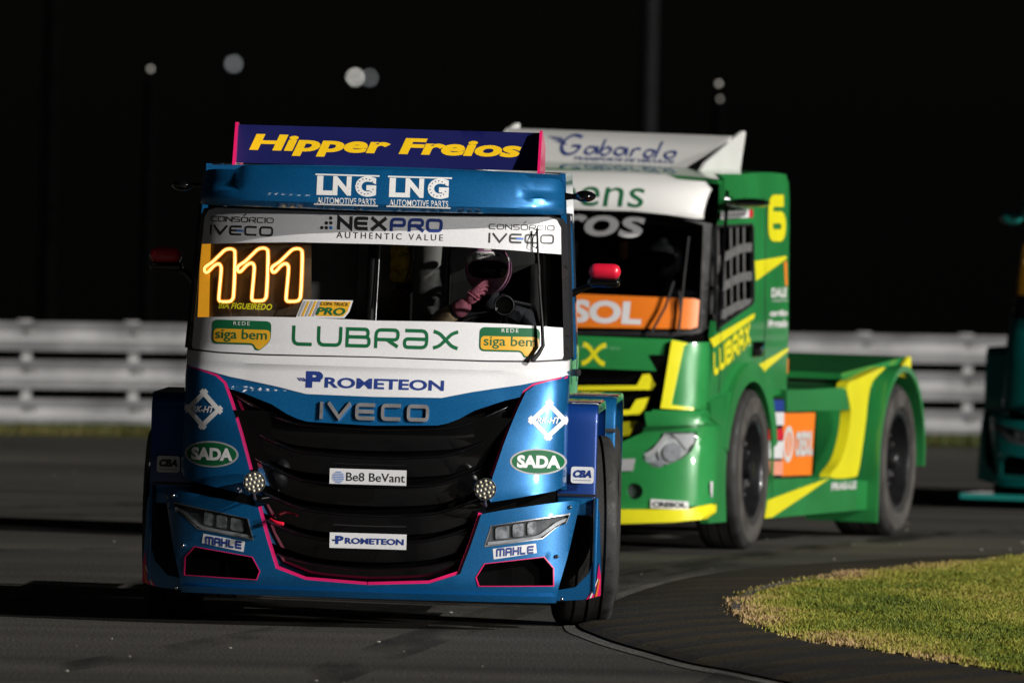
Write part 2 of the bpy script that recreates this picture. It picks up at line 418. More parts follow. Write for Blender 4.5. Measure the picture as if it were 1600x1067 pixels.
def strokes(s, asp=1.2, wt=0.2, gap=0.32, r=0.25):
    """stroke-built word: returns verts and triangles; letter height 1."""
    polys = []; x = 0.0; hi = 1.0
    for ch in s:
        g, aw = GL[ch]; aw *= asp
        for pl in g:
            P = [(x + a * aw, b * (1 - wt) + wt / 2) if b <= 1 else (x + a * aw, b) for a, b in pl]
            if ch not in 'VXNKxM1' or len(pl) > 3: P = rnd(P, r, 4, closed=False) if ch not in 'VXN' else P
            P = [p for i, p in enumerate(P) if i == 0 or (Vector(p) - Vector(P[i - 1])).length > 1e-4]
            # butt ends reach the cap line
            for e, q in ((0, 1), (-1, -2)):
                a, b = Vector(P[e]), Vector(P[q]); d = (a - b).normalized()
                P[e] = tuple(a + d * (wt / 2 if abs(d.y) > 0.5 else 0.0))
            polys.append(ribbon(P, wt))
        x += aw + gap + (wt if True else 0)
    V, F = fill(polys, sub=None)
    return V, F
def stroke_text(s, S, c, w_, h_, m, parent, off=-0.0014, asp=1.2, wt=0.2, gap=0.2, r=0.25, shear=0.0, name='lettering', rot=0.0, skew=0.0, yfix=None):
    V, F = strokes(s, asp, wt, gap, r)
    V = [(x + shear * y, y) for x, y in V]
    xs = [v[0] for v in V]; bb = (min(xs), max(xs), 0.0, 1.0)
    return place_print(name, V, F, S, m, parent, c, w_, h_, off, rot, bbox=bb, skew=skew)
def ray(px, py): return (CAM_M.to_3x3() @ Vector(((px - 800) / FPX, -(py - 533.5) / FPX, -1.0)))
def ground(px, py, z=0.0):
    d = ray(px, py); t = (z - CAM_H) / d.z; return (d.x * t, d.y * t)
class Pick:
    """reads an outline measured on the photograph as real measures on a vehicle's own surface."""
    def __init__(s, M): s.inv = M.inverted(); s.o = s.inv @ CAM_M.translation
    def p(s, S, px, py): return S.solve(s.o, s.inv.to_3x3() @ ray(px, py))
    def poly(s, S, P): return [s.p(S, *q) for q in P]
FLOOD_NEAR, FLOOD_FAR = 20.0, 18500.0
# ------------------------------------------------------------------ ground, track, kerb, grass
def asphalt(name, base, light):
    m = bpy.data.materials.new(name); m.use_nodes = True; nt = m.node_tree; N = nt.nodes; K = nt.links; b = N['Principled BSDF']
    g = N.new('ShaderNodeNewGeometry')
    def tex(sc, det, mapsc):
        mpg = N.new('ShaderNodeMapping'); mpg.inputs['Scale'].default_value = mapsc; K.new(g.outputs['Position'], mpg.inputs['Vector'])
        t = N.new('ShaderNodeTexNoise'); t.inputs['Scale'].default_value = sc; t.inputs['Detail'].default_value = det; K.new(mpg.outputs[0], t.inputs['Vector']); return t
    streak = tex(1.0, 7, (0.07, 0.75, 1)); fine = tex(55, 3, (1, 0.35, 1)); patch = tex(0.35, 4, (0.5, 0.5, 1))
    r1 = N.new('ShaderNodeValToRGB'); r1.color_ramp.elements[0].position = 0.33; r1.color_ramp.elements[1].position = 0.66
    r1.color_ramp.elements[0].color = (*base, 1); r1.color_ramp.elements[1].color = (*light, 1)
    ad = N.new('ShaderNodeMath'); ad.operation = 'MULTIPLY_ADD'; ad.inputs[1].default_value = 0.55
    m2 = N.new('ShaderNodeMath'); m2.operation = 'MULTIPLY'; m2.inputs[1].default_value = 0.45
    K.new(patch.outputs['Fac'], m2.inputs[0]); K.new(streak.outputs['Fac'], ad.inputs[0]); K.new(m2.outputs[0], ad.inputs[2]); K.new(ad.outputs[0], r1.inputs[0])
    sp = N.new('ShaderNodeMapRange'); sp.inputs[1].default_value = 0.3; sp.inputs[2].default_value = 0.75; sp.inputs[3].default_value = 0.45; sp.inputs[4].default_value = 1.6
    K.new(fine.outputs['Fac'], sp.inputs[0])
    mx = N.new('ShaderNodeMix'); mx.data_type = 'RGBA'; mx.blend_type = 'MULTIPLY'; mx.inputs[0].default_value = 1
    K.new(r1.outputs[0], mx.inputs[6]); K.new(sp.outputs[0], mx.inputs[7]); K.new(mx.outputs[2], b.inputs['Base Color'])
    b.inputs['Roughness'].default_value = 0.82; b.inputs['Specular IOR Level'].default_value = 0.25
    bp = N.new('ShaderNodeBump'); bp.inputs['Strength'].default_value = 0.5; bp.inputs['Distance'].default_value = 0.012
    K.new(fine.outputs['Fac'], bp.inputs['Height']); K.new(bp.outputs[0], b.inputs['Normal'])
    MATS[name] = m; return m
def earth(name, cols, sc):
    m = bpy.data.materials.new(name); m.use_nodes = True; nt = m.node_tree; N = nt.nodes; K = nt.links; b = N['Principled BSDF']
    g = N.new('ShaderNodeNewGeometry'); t = N.new('ShaderNodeTexNoise'); t.inputs['Scale'].default_value = sc; t.inputs['Detail'].default_value = 7
    K.new(g.outputs['Position'], t.inputs['Vector']); r = N.new('ShaderNodeValToRGB'); e = r.color_ramp.elements
    e[0].position = 0.3; e[0].color = (*cols[0], 1); e[1].position = 0.7; e[1].color = (*cols[-1], 1)
    if len(cols) > 2: q = e.new(0.5); q.color = (*cols[1], 1)
    K.new(t.outputs['Fac'], r.inputs[0]); K.new(r.outputs[0], b.inputs['Base Color']); b.inputs['Roughness'].default_value = 0.9
    b.inputs['Specular IOR Level'].default_value = 0.1; MATS[name] = m; return m
m_asph = asphalt('track_asphalt', (0.015, 0.0145, 0.0135), (0.072, 0.066, 0.057))
m_kerb = asphalt('rubbered_kerb', (0.009, 0.0085, 0.0078), (0.026, 0.023, 0.018))
m_kerby = asphalt('worn_yellow_kerb', (0.008, 0.0072, 0.006), (0.052, 0.038, 0.015))
m_conc = asphalt('pale_concrete_edge', (0.05, 0.049, 0.047), (0.15, 0.142, 0.13))
m_soil = earth('dry_soil', [(0.09, 0.065, 0.035), (0.16, 0.115, 0.06), (0.09, 0.085, 0.03)], 2.5)
m_verge = earth('verge_soil', [(0.02, 0.03, 0.008), (0.05, 0.055, 0.015), (0.075, 0.06, 0.03)], 1.2)
m_dark = earth('dark_lowered_ground', [(0.006, 0.008, 0.004), (0.012, 0.014, 0.007)], 0.2)
RS = 0.40                                             # the rail recedes to the right
def railY(x, d=0.0): return 117.4 + d + RS * x
V = [(-70, 15, 0), (70, 15, 0), (70, railY(70, -3.2), 0), (-70, railY(-70, -3.2), 0)]
n = 24; VV = []; FF = []
for j in range(n + 1):
    for i in range(n + 1):
        x = -70 + 140 * i / n; y0 = 15; y1 = railY(x, -3.2); VV.append((x, y0 + (y1 - y0) * j / n, 0))
for j in range(n):
    for i in range(n): a = j * (n + 1) + i; FF.append((a, a + 1, a + n + 2, a + n + 1))
tag(mesh('road', VV, FF, m_asph), kind='structure')
def strip(name, d0, d1, z0, z1, m, xs=(-70, 70), n=40):
    Vv, Ff = [], []
    for i in range(n + 1):
        x = xs[0] + (xs[1] - xs[0]) * i / n; Vv += [(x, railY(x, d0), z0), (x, railY(x, d1), z1)]
        if i: Ff.append((2 * i - 2, 2 * i, 2 * i + 1, 2 * i - 1))
    return tag(mesh(name, Vv, Ff, m), kind='structure')
strip('verge', -3.22, 6.0, 0.004, 0.02, m_verge)
# made-up slope past the rail keeps sunlit ground out of sight
Vv, Ff = [], []
prof_h = [(5.9, 0.0), (9, -0.7), (16, -2.6), (40, -7), (120, -17), (400, -48), (1500, -150), (3500, -330)]
for k, (d, z) in enumerate(prof_h):
    for i in range(25):
        x = -1800 + 3600 * i / 24 if k > 3 else -220 + 440 * i / 24
        Vv.append((x, (railY(x, d) if k <= 3 else railY(0, d)) , z + (noise.noise((x * 0.01, d * 0.01, 3)) * d * 0.006 if d > 30 else 0)))
for k in range(len(prof_h) - 1):
    for i in range(24): a = k * 25 + i; Ff.append((a, a + 1, a + 26, a + 25))
tag(mesh('lowered_ground', Vv, Ff, m_dark), kind='structure')
# near ground behind the camera
tag(mesh('ground', [(-1800, -1500, -0.02), (1800, -1500, -0.02), (1800, 118, -0.02), (-1800, 118, -0.02)], [(0, 1, 2, 3)], m_verge), kind='structure')
# --- apex kerb and infield island
outer_px = [(2300, 852), (1900, 860), (1600, 871.5), (1450, 877), (1300, 885), (1160, 895.5), (1070, 907), (1000, 925), (945, 947), (905, 968), (900, 982), (925, 994), (957, 1006), (1009, 1021), (1075, 1039), (1145, 1052), (1215, 1067), (1330, 1092), (1500, 1128), (1800, 1190)]
inner_px = [(2300, 862), (1900, 871), (1600, 885), (1425, 901), (1294, 916), (1228, 925), (1171, 940), (1150, 955), (1141, 964), (1150, 975), (1171, 986), (1206, 1001.6), (1272, 1019), (1381, 1034), (1469, 1050), (1556, 1063), (1640, 1078), (1740, 1096), (1840, 1122), (2000, 1160)]
outer = catmull([ground(*p) for p in outer_px], 8); inner = catmull([ground(*p) for p in inner_px], 8)
edge = catmull([ground(*p) for p in [(x, y) for x, y in outer_px]], 8)
def offs(P, d):
    out = []
    for i in range(len(P)):
        t = (Vector(P[min(i + 1, len(P) - 1)]) - Vector(P[max(i - 1, 0)])).normalized(); out.append(tuple(Vector(P[i]) + Vector((-t.y, t.x)) * d))
    return out
def band(name, A, B, za, zb, m, parent=None):
    Vv = []; Ff = []
    for i, (a, b) in enumerate(zip(A, B)):
        Vv += [(*a, za), (*b, zb)]
        if i: Ff.append((2 * i - 2, 2 * i, 2 * i + 1, 2 * i - 1))
    o = mesh(name, Vv, Ff, m, parent)
    bm = bmesh.new(); bm.from_mesh(o.data); bmesh.ops.recalc_face_normals(bm, faces=bm.faces[:])
    if sum(f.normal.z * f.calc_area() for f in bm.faces) < 0: bmesh.ops.reverse_faces(bm, faces=bm.faces[:])
    bm.to_mesh(o.data); bm.free(); return o
line_in = outer
c0 = Vector(ground(1700, 960)); line_out = [tuple(Vector(p) + (Vector(p) - c0).normalized() * 0.0 + Vector(((Vector(p) - c0).normalized().x * 0.09, (Vector(p) - c0).normalized().y * 0.40))) for p in outer]
tag(band('road_edge_strip', line_out, line_in, 0.004, 0.006, m_conc), kind='structure')
kerb = band('kerb', line_in, inner, 0.002, 0.012, m_kerb); tag(kerb, kind='structure')
# separate cast blocks of the kerb, low camber, every other one with worn yellow paint
def resample(P, k):
    d = [0.0]
    for p, q in zip(P, P[1:]): d.append(d[-1] + (Vector(p) - Vector(q)).length)
    out = []; j = 0
    for i in range(k + 1):
        t = d[-1] * i / k
        while j < len(d) - 2 and d[j + 1] < t: j += 1
        out.append(tuple(Vector(P[j]).lerp(Vector(P[j + 1]), (t - d[j]) / max(1e-9, d[j + 1] - d[j]))))
    return out
tipo = min(range(len(outer)), key=lambda i: outer[i][0]); tipi = min(range(len(inner)), key=lambda i: inner[i][0])
kA = resample(outer[:tipo + 1], 76) + resample(outer[tipo:], 64)[1:]; kB = resample(inner[:tipi + 1], 76) + resample(inner[tipi:], 64)[1:]
for i in range(0, len(kA) - 2, 2):
    bm = bmesh.new(); rows = []
    for a, b in zip(kA[i:i + 3], kB[i:i + 3]):
        a, b = Vector((*a, 0)), Vector((*b, 0)); r = []
        for t, z in ((0.02, 0.014), (0.10, 0.035), (0.5, 0.055), (0.9, 0.06), (0.985, 0.055)):
            p = a.lerp(b, t); p.z = z; r.append(p)
        rows.append(r)
    for e, q in ((0, 1), (-1, -2)):
        rows[e] = [p.lerp(rows[q][j], min(0.3, 0.003 / max(0.02, (rows[q][j] - p).length))) for j, p in enumerate(rows[e])]
    vs = [[bm.verts.new(p) for p in r] for r in rows]
    for a, b in zip(vs, vs[1:]):
        for j in range(4): bm.faces.new((a[j], a[j + 1], b[j + 1], b[j]))
    ring = [vs[k][0] for k in range(len(vs))] + vs[-1][1:] + [vs[k][-1] for k in range(len(vs) - 2, -1, -1)] + vs[0][-2:0:-1]
    low = [bm.verts.new((v.co.x, v.co.y, 0.013)) for v in ring]
    for j in range(len(ring)): bm.faces.new((ring[j], ring[(j + 1) % len(ring)], low[(j + 1) % len(ring)], low[j]))
    bm_obj('kerb_block', bm, m_kerby if (i // 2) % 2 else m_kerb, kerb)
# grass island
isl = inner + [(30, inner[-1][1]), (30, inner[0][1])]
v2, tri = fill([isl], sub=None, grid=0.6)
gm = mesh('lawn', [(a, b, 0.050 + 0.008 * noise.noise((a * 0.8, b * 0.8, 0))) for a, b in v2], tri, m_soil); tag(gm, kind='structure')
lip = band('lawn_edge', inner, offs(inner, 0.0), 0.0, 0.06, m_conc); tag(lip, kind='structure')
wl_far = [tuple(Vector(p)) for p in inner[:70]]
tag(band('lawn_edging', [tuple(p) for p in wl_far], [tuple(Vector(p) + (Vector((p[0] + 0.05, p[1])) - Vector(p)) - Vector((0, 0.22))) for p in wl_far], 0.066, 0.07, m_conc), kind='structure')
import numpy as np
def grass_mat(name, cols):
    m = bpy.data.materials.new(name); m.use_nodes = True; nt = m.node_tree; N = nt.nodes; K = nt.links; b = N['Principled BSDF']
    at = N.new('ShaderNodeAttribute'); at.attribute_name = 'tone'
    r = N.new('ShaderNodeValToRGB'); e = r.color_ramp.elements; e[0].position = 0.0; e[0].color = (*cols[0], 1); e[1].position = 1.0; e[1].color = (*cols[-1], 1)
    for k, c in enumerate(cols[1:-1]): q = e.new((k + 1) / (len(cols) - 1)); q.color = (*c, 1)
    K.new(at.outputs['Fac'], r.inputs[0]); K.new(r.outputs[0], b.inputs['Base Color']); b.inputs['Roughness'].default_value = 0.6; b.inputs['Specular IOR Level'].default_value = 0.2
    b.inputs['Subsurface Weight'].default_value = 0.0
    MATS[name] = m; return m
m_grass = grass_mat('lawn_grass', [(0.03, 0.055, 0.008), (0.085, 0.120, 0.012), (0.19, 0.20, 0.022), (0.30, 0.25, 0.055), (0.33, 0.22, 0.105)])
m_verge_grass = grass_mat('verge_grass', [(0.015, 0.03, 0.005), (0.03, 0.05, 0.008), (0.05, 0.06, 0.012), (0.13, 0.10, 0.035)])
def grow(name, pts, z, hmin, hmax, tone, seed, m, wd=0.006):
    rg = np.random.default_rng(seed); P = np.asarray(pts); k = len(P)
    h = rg.uniform(hmin, hmax, k); a = rg.uniform(0, 2 * np.pi, k); b = rg.uniform(0, 2 * np.pi, k); ln = rg.uniform(0.1, 0.75, k) * h
    wdt = rg.uniform(0.6, 1.4, k) * wd
    z = np.asarray(z)
    base = np.stack([P[:, 0], P[:, 1], z], 1); dx = np.stack([np.cos(a) * wdt, np.sin(a) * wdt, np.zeros(k)], 1)
    mid = base + np.stack([np.cos(b) * ln * 0.35, np.sin(b) * ln * 0.35, h * 0.6], 1); tip = base + np.stack([np.cos(b) * ln, np.sin(b) * ln, h], 1)
    Vv = np.empty((k, 5, 3)); Vv[:, 0] = base - dx; Vv[:, 1] = base + dx; Vv[:, 2] = mid + dx * 0.7; Vv[:, 3] = mid - dx * 0.7; Vv[:, 4] = tip
    me = bpy.data.meshes.new(name); idx = np.arange(k)[:, None] * 5
    me.vertices.add(k * 5); me.vertices.foreach_set('co', Vv.reshape(-1))
    tris = np.concatenate([idx + [0, 1, 2], idx + [0, 2, 3], idx + [3, 2, 4]], 1).reshape(-1)
    nt_ = k * 3; me.loops.add(nt_ * 3); me.loops.foreach_set('vertex_index', tris.astype(np.int32))
    me.polygons.add(nt_); me.polygons.foreach_set('loop_start', np.arange(nt_, dtype=np.int32) * 3); me.polygons.foreach_set('loop_total', np.full(nt_, 3, np.int32))
    me.update(); at = me.attributes.new('tone', 'FLOAT', 'POINT'); at.data.foreach_set('value', np.repeat(np.clip(tone, 0, 1), 5))
    return tag(link(name, me, m), kind='stuff')
rg = np.random.default_rng(5)
isl_np = np.asarray(isl)
def inside(P, X, Y):
    c = np.zeros(len(X), bool); j = len(P) - 1
    for i in range(len(P)):
        xi, yi = P[i]; xj, yj = P[j]
        if yi != yj: c ^= ((yi > Y) != (yj > Y)) & (X < (xj - xi) * (Y - yi) / (yj - yi) + xi)
        j = i
    return c
X = rg.uniform(0.9, 5.2, 700000); Y = rg.uniform(62, 86, 700000); ok = inside(isl_np, X, Y)
# denser close to the camera-side edge where blades are seen one by one
X, Y = X[ok][:420000], Y[ok][:420000]
inn = np.asarray(inner); dist = np.full(len(X), 9.0)
for q in inn[::2]: dist = np.minimum(dist, np.hypot((X - q[0]), (Y - q[1]) * 0.45))
n1 = np.array([noise.noise((x * 1.3, y * 0.55, 1.0)) + 0.5 * noise.noise((x * 4.0, y * 1.6, 4.0)) for x, y in zip(X, Y)])
tone = 0.31 + 0.32 * n1 + rg.normal(0, 0.13, len(X)) + 0.62 * np.exp(-dist / 0.22) * (0.75 + n1) + 0.13 * np.clip((Y - 71) / 10, -0.6, 1) + 0.45 * np.exp(-np.clip(X - 1.05, 0, 9) / 0.30)
hs_ = np.where(dist < 0.12, 0.55, 1.0)
keep = rg.uniform(0, 1, len(X)) < np.clip(0.30 + dist / 0.3 + 0.5 * n1, 0.10, 1)
tuft = np.clip(0.95 + 0.8 * np.array([noise.noise((x * 3.1, y * 1.0, 9.0)) for x, y in zip(X[keep], Y[keep])]), 0.6, 1.6)
jx = np.where(dist[keep] < .10, rg.normal(0, .035, keep.sum()), 0)
grow('lawn_grass', np.stack([X[keep] + jx, Y[keep] + jx * 2], 1), np.full(keep.sum(), 0.050), 0.012 * tuft, 0.036 * tuft, tone[keep], 3, m_grass, 0.0042)
# rough grass below the rail
X = rg.uniform(-9, 11, 90000); D = rg.uniform(-2.5, 1.8, 90000); Y = 117.4 + D + RS * X
t2 = 0.45 + 0.12 * np.sin(X * 1.1) + rg.normal(0, 0.15, len(X)) + np.where(D < -1.6, 0.3, 0)
grow('verge_grass', np.stack([X, Y], 1), np.full(len(X), 0.005), 0.02, 0.07, t2, 4, m_verge_grass, 0.006)
# ------------------------------------------------------------------ triple steel guardrail
galv = mat('galvanised_steel', (0.215, 0.215, 0.222), 0.55, 0.05, 0, 0.34, 2.2, 0.15, 14)
galvd = mat('weathered_post', (0.22, 0.22, 0.22), 0.55, 0.3, 0, 0.3, 6.0)
rail = thing('guardrail', 'pale three tier steel crash barrier running behind the trucks along the grass verge', 'guardrail', Matrix.Translation((0, 117.4, 0)) @ Matrix.Rotation(math.atan(RS), 4, 'Z'))
def wbeam(z, x0, x1):
    prof = [(0.0, -0.125), (-0.016, -0.124), (-0.022, -0.102), (-0.054, -0.052), (-0.064, -0.034), (-0.062, -0.014), (-0.010, 0.046), (-0.004, 0.055), (-0.024, 0.068), (-0.058, 0.102), (-0.066, 0.118), (-0.04, 0.130), (0.0, 0.132)]
    V = []; F = []; m_ = len(prof); k = 14
    for i in range(k + 1):
        x = x0 + (x1 - x0) * i / k; wob = 0.006 * noise.noise((x * 0.7, z, 0))
        V += [(x, y - 0.02 + wob, z + b * .92) for y, b in prof] + [(x, y + -0.016 + wob, z + b * .92) for y, b in prof]
    st = 2 * m_
    for i in range(k):
        for j in range(m_ - 1):
            a = i * st + j; F.append((a, a + 1, a + 1 + st, a + st)); a += m_; F.append((a, a + st, a + 1 + st, a + 1))
        for j in (0, m_ - 1): a = i * st + j; F.append((a, a + st, a + st + m_, a + m_))
    return mesh('rail_beam', V, F, galv, rail, 25)
for z in (0.125, 0.447, 0.764):
    for s in range(-6, 7): o = wbeam(z, s * 3.8 + 0.6, s * 3.8 + 4.4 - 0.004); o.location.y = 0.006 * (s % 2)
post0 = bolt0 = None
for i in range(-24, 26):
    x = i * 0.95 + 0.42
    if post0 is None:
        bm = bmesh.new(); add_box(bm, (0, 0.05, 0.44), (0.09, 0.012, 0.92)); add_box(bm, (0, 0.1, 0.44), (0.012, 0.09, 0.92)); add_box(bm, (0, 0.15, 0.44), (0.09, 0.012, 0.92))
        post0 = bm_obj('post', bm, galvd, rail); bolt0 = {}
        for z in (0.125, 0.447, 0.764):
            bm = bmesh.new(); add_box(bm, (0, -0.055, z + .022), (0.115, 0.014, 0.075), 0.004, Matrix.Rotation(R(38), 3, 'X')); add_tube(bm, [(0, -0.05, z + .02), (0, -0.075, z + .03)], 0.016, 8); add_box(bm, (0, 0.0, z), (0.10, 0.03, 0.13))
            bolt0[z] = bm_obj('spacer_bolt', bm, galvd, rail)
        post0.location.x = x
        for z in bolt0: bolt0[z].location.x = x
    else:
        for src in [post0] + list(bolt0.values()):
            c = src.copy(); COL.objects.link(c); c.location.x = x
# ------------------------------------------------------------------ poles and far lamps
m_pole = mat('dimmed_pole_grey', (0.010, 0.0105, 0.0115), 0.9, 0, 0, 0.2, spec=0.05)  # grey darkened so the pole stays dim under the sun lamp
m_pole2 = mat('unlit_pole_black', (0.0016, 0.0016, 0.0016), 1.0, 0, 0, 0.3, spec=0.0)  # near-black stands in for the missing light on far poles and masts
def at_depth(px, py, Y):
    d = ray(px, py); t = Y / d.y; return Vector((d.x * t, Y, CAM_H + d.z * t))
for px, Y, r, m, lab in ((1014.5, 150, 0.075, m_pole, 'grey lamp pole standing behind the barrier above the green truck'), (80, 152, 0.075, m_pole2, 'barely visible pole coloured near black, standing behind the barrier far to the left')):
    p = at_depth(px, 100, Y)
    t = thing('light_pole', lab, 'pole', Matrix.Translation((p.x, Y, -5.6)))
    tube('shaft', [(0, 0, 0), (0, 0, 8), (0, 0, 19)], [r * 1.25, r * 1.1, r * 0.8], m, t, 14)
    box('base_plate', (0, 0, 0.02), (0.4, 0.4, 0.04), m, t)
    box('crossarm', (0, 0, 18.6), (1.6, 0.09, 0.09), m, t)
    for s in (-1, 1): box('lamp_head', (0.7 * s, -0.1, 18.4), (0.34, 0.26, 0.2), m_pole2, t)
lampw = mat('far_lamp_white', (1, 1, 1), 0.4, emit=(1.0, 0.97, 0.9), estr=5.5, var=0.3, scale=30)
lampd = mat('far_lamp_dim', (1, 1, 1), 0.4, emit=(0.85, 0.95, 1.0), estr=1.0, var=0.5, scale=30)
lampy = mat('far_lamp_yellow', (1, 1, 1), 0.4, emit=(1.0, 0.75, 0.25), estr=0.1, var=0.5, scale=30)
for px, py, m, r, lab in ((555, 121, lampw, 0.11, 'brightest of the distant white lamps in the night sky, above the blue truck'), (577, 122, lampd, 0.10, 'faint distant lamp beside the brightest one above the blue truck'),
                          (365, 100, lampd, 0.12, 'dim grey distant lamp in the night sky left of the brightest one'), (235, 108, lampy, 0.075, 'small yellowish distant lamp furthest left in the night sky'),
                          (1123, 131, lampy, 0.07, 'upper of two faint yellow distant lamps right of the grey pole'), (1125, 155, lampy, 0.06, 'lower of two faint yellow distant lamps right of the grey pole')):
    Y = 420 if m is not lampy else 132; p = at_depth(px, py, Y)
    r *= 1.0 if Y > 200 else .42
    t = thing('distant_lamp', lab, 'lamp', Matrix.Translation((p.x, Y, -46 if Y > 200 else -3.4)), group='distant lamps in the night sky')
    hgt = p.z + (46 if Y > 200 else 3.4)
    tube('mast', [(0, 0.2, -6 if Y > 200 else -1), (0, 0.2, hgt - 0.1)], [0.11, 0.05], m_pole2, t, 8)
    box('lamp_housing', (0, 0.12, hgt), (r * 2.4, 0.16, r * 2.4), m_pole2, t, 0.01)
    bm = bmesh.new(); add_lathe(bm, [(0.001, 0), (r * 0.6, 0.005), (r, 0.03)], 14, Matrix.Translation((0, 0.035, hgt)) @ Matrix.Rotation(R(90), 4, 'Z')); bm_obj('lamp_face', bm, m, t)

# floodlight masts of the circuit, behind the camera: their lamp rows show as dots in the paintwork
for fx, fy, fz, fs, lab in ((-13, 50, 18.0, FLOOD_NEAR, 'floodlight mast on the outside of the bend left of the trucks'), (92, -6, 16.5, FLOOD_FAR, 'tall floodlight mast far to the right of the camera with two rows of lit lamps')):
    flood = mat('floodlight_lens_%d' % fs, (1, 1, 1), 0.4, emit=(1.0, 0.97, 0.92), estr=fs, var=0.02)
    aim = Vector((-0.5, 76, 1.2)) - Vector((fx, fy, fz)); ang = math.atan2(-aim.x, aim.y)
    t = thing('floodlight_mast', lab, 'floodlight', Matrix.Translation((fx, fy, 0)) @ Matrix.Rotation(ang, 4, 'Z'))
    tube('shaft', [(0, -.3, 0), (0, -.3, fz + .6)], [.28, .16], m_pole, t, 14)
    for k in range(2):
        box('crossarm', (0, -.15, fz - k * 1.1), (7.4, .1, .1), m_pole, t)
        for i in range(6):
            x = (i - 2.5) * 1.25
            box('lamp_housing', (x, .0, fz - k * 1.1 + .32), (.56, .18, .52), m_pole2, t, .02)
            bm = bmesh.new(); bmesh.ops.create_circle(bm, cap_ends=True, radius=.2, segments=16, matrix=Matrix.Translation((x, .12, fz - k * 1.1 + .30)) @ Matrix.Rotation(R(-90) - math.atan2(fz - 1.5, math.hypot(aim.x, aim.y)), 4, 'X'))
            bm_obj('lamp_face', bm, flood, t)

# rubber crumbs and grit flicked onto the track
rg = np.random.default_rng(11); bm = bmesh.new()
for i in range(170):
    x = rg.uniform(-6, 5); y = rg.uniform(63, 108); r = rg.uniform(.003, .009) * (1.5 if i % 9 == 0 else 1)
    if inside(isl_np, np.array([x]), np.array([y]))[0]: continue
    bmesh.ops.create_icosphere(bm, subdivisions=1, radius=r, matrix=Matrix.Translation((x, y, r * .5)) @ Matrix.Diagonal((1.4, 1, .7, 1)))
grit = mat('track_grit', (.16, .15, .13), .9, 0, 0, .9, 1.0)
tag(bm_obj('track_grit', bm, grit), kind='stuff')

# dark rubber laid down along the line through the bend
m = bpy.data.materials.new('rubber_mark'); m.use_nodes = True; nt = m.node_tree; N = nt.nodes; K = nt.links; b = N['Principled BSDF']
b.inputs['Base Color'].default_value = (.011, .0105, .010, 1); b.inputs['Roughness'].default_value = .75; b.inputs['Specular IOR Level'].default_value = .25
g = N.new('ShaderNodeNewGeometry'); mpg = N.new('ShaderNodeMapping'); mpg.inputs['Scale'].default_value = (2.2, .25, 1); nz = N.new('ShaderNodeTexNoise'); nz.inputs['Scale'].default_value = 1.5; nz.inputs['Detail'].default_value = 6
K.new(g.outputs['Position'], mpg.inputs['Vector']); K.new(mpg.outputs[0], nz.inputs['Vector'])
r = N.new('ShaderNodeMapRange'); r.inputs[1].default_value = .42; r.inputs[2].default_value = .66; r.inputs[4].default_value = .5; K.new(nz.outputs['Fac'], r.inputs[0]); K.new(r.outputs[0], b.inputs['Alpha'])
for k, (dx, wd, pts) in enumerate(((0.0, .32, 0), (1.9, .30, 0), (-1.3, .34, 1), (.7, .26, 1), (-3.0, .4, 2), (-4.6, .5, 2), (2.6, .28, 2))):
    base = [[(13, 112), (7, 101), (3.2, 92), (.9, 82), (-.3, 72), (-1.2, 62), (-2.6, 50), (-5, 36)], [(12, 113), (6, 102), (2.4, 92), (.2, 83), (-1.6, 73), (-3.6, 62), (-6.5, 50), (-10, 38)], [(16, 110), (9, 102), (3, 95), (-2, 88), (-7, 82), (-13, 76)]][pts]
    P = catmull([(x + dx, y) for x, y in base], 8); z = 0.004 + 0.0006 * k
    A, Bq = offs(P, wd / 2), offs(P, -wd / 2)
    tag(band('tyre_mark', A, Bq, z, z, m), kind='structure')
# ------------------------------------------------------------------ shared truck parts
def wheel(parent, x, y, z, r, hw, sg, steer=0.0, rm=None, tm=None, side=None):
    q = hw
    prof = [(0.60 * r, -q * .98), (.66 * r, -q * 1.02), (.80 * r, -q * 1.06), (.93 * r, -q * 1.02), (.975 * r, -q * .93), (r * .995, -q * .8)]
    for g in (-.5, 0, .5):
        prof += [(r, q * (g - .055)), (r - .012, q * (g - .045)), (r - .012, q * (g + .045)), (r, q * (g + .055))]
    prof += [(p, -h) for p, h in prof[:6]][::-1]
    t = lathe('wheel', prof, tm or rubber, parent, 72); t.rotation_euler = (0, 0, steer); t.location = (x, y, z)
    b = .60 * r; f = sg
    rim_prof = [(b * 1.03, f * q * .99), (b * .97, f * q * 1.0), (b * .93, f * q * .9), (b * .90, f * q * .3), (b * .82, f * q * .05), (b * .62, f * q * .12), (b * .52, f * q * .45), (b * .45, f * q * .62), (b * .22, f * q * .66), (b * .2, f * q * .95), (b * .16, f * q * 1.02), (.001, f * q * 1.02)]
    ro = lathe('rim', rim_prof, rm or rim, t, 48)
    bk = lathe('rim_back', [(b * 1.02, -f * q * .95), (b * .9, -f * q * .6), (b * .3, -f * q * .3), (.001, -f * q * .28)], matte, t, 36)
    nut0 = None
    for i in range(10):
        a = 2 * math.pi * i / 10; yy, zz = b * .56 * math.cos(a), b * .56 * math.sin(a)
        if nut0 is None: nut0 = tube('wheel_nut', [(f * q * .1, 0, 0), (f * q * .62, 0, 0)], .013, steel, t, 6); nut0.location = (0, yy, zz)
        else: c = nut0.copy(); COL.objects.link(c); c.location = (0, yy, zz)
    if side:
        for s in (-1, 1):
            o = lathe('sidewall_band', [(r * .70, s * q * 1.055), (r * .74, s * q * 1.072), (r * .88, s * q * 1.062), (r * .91, s * q * 1.04)], side, t, 60)
    return t
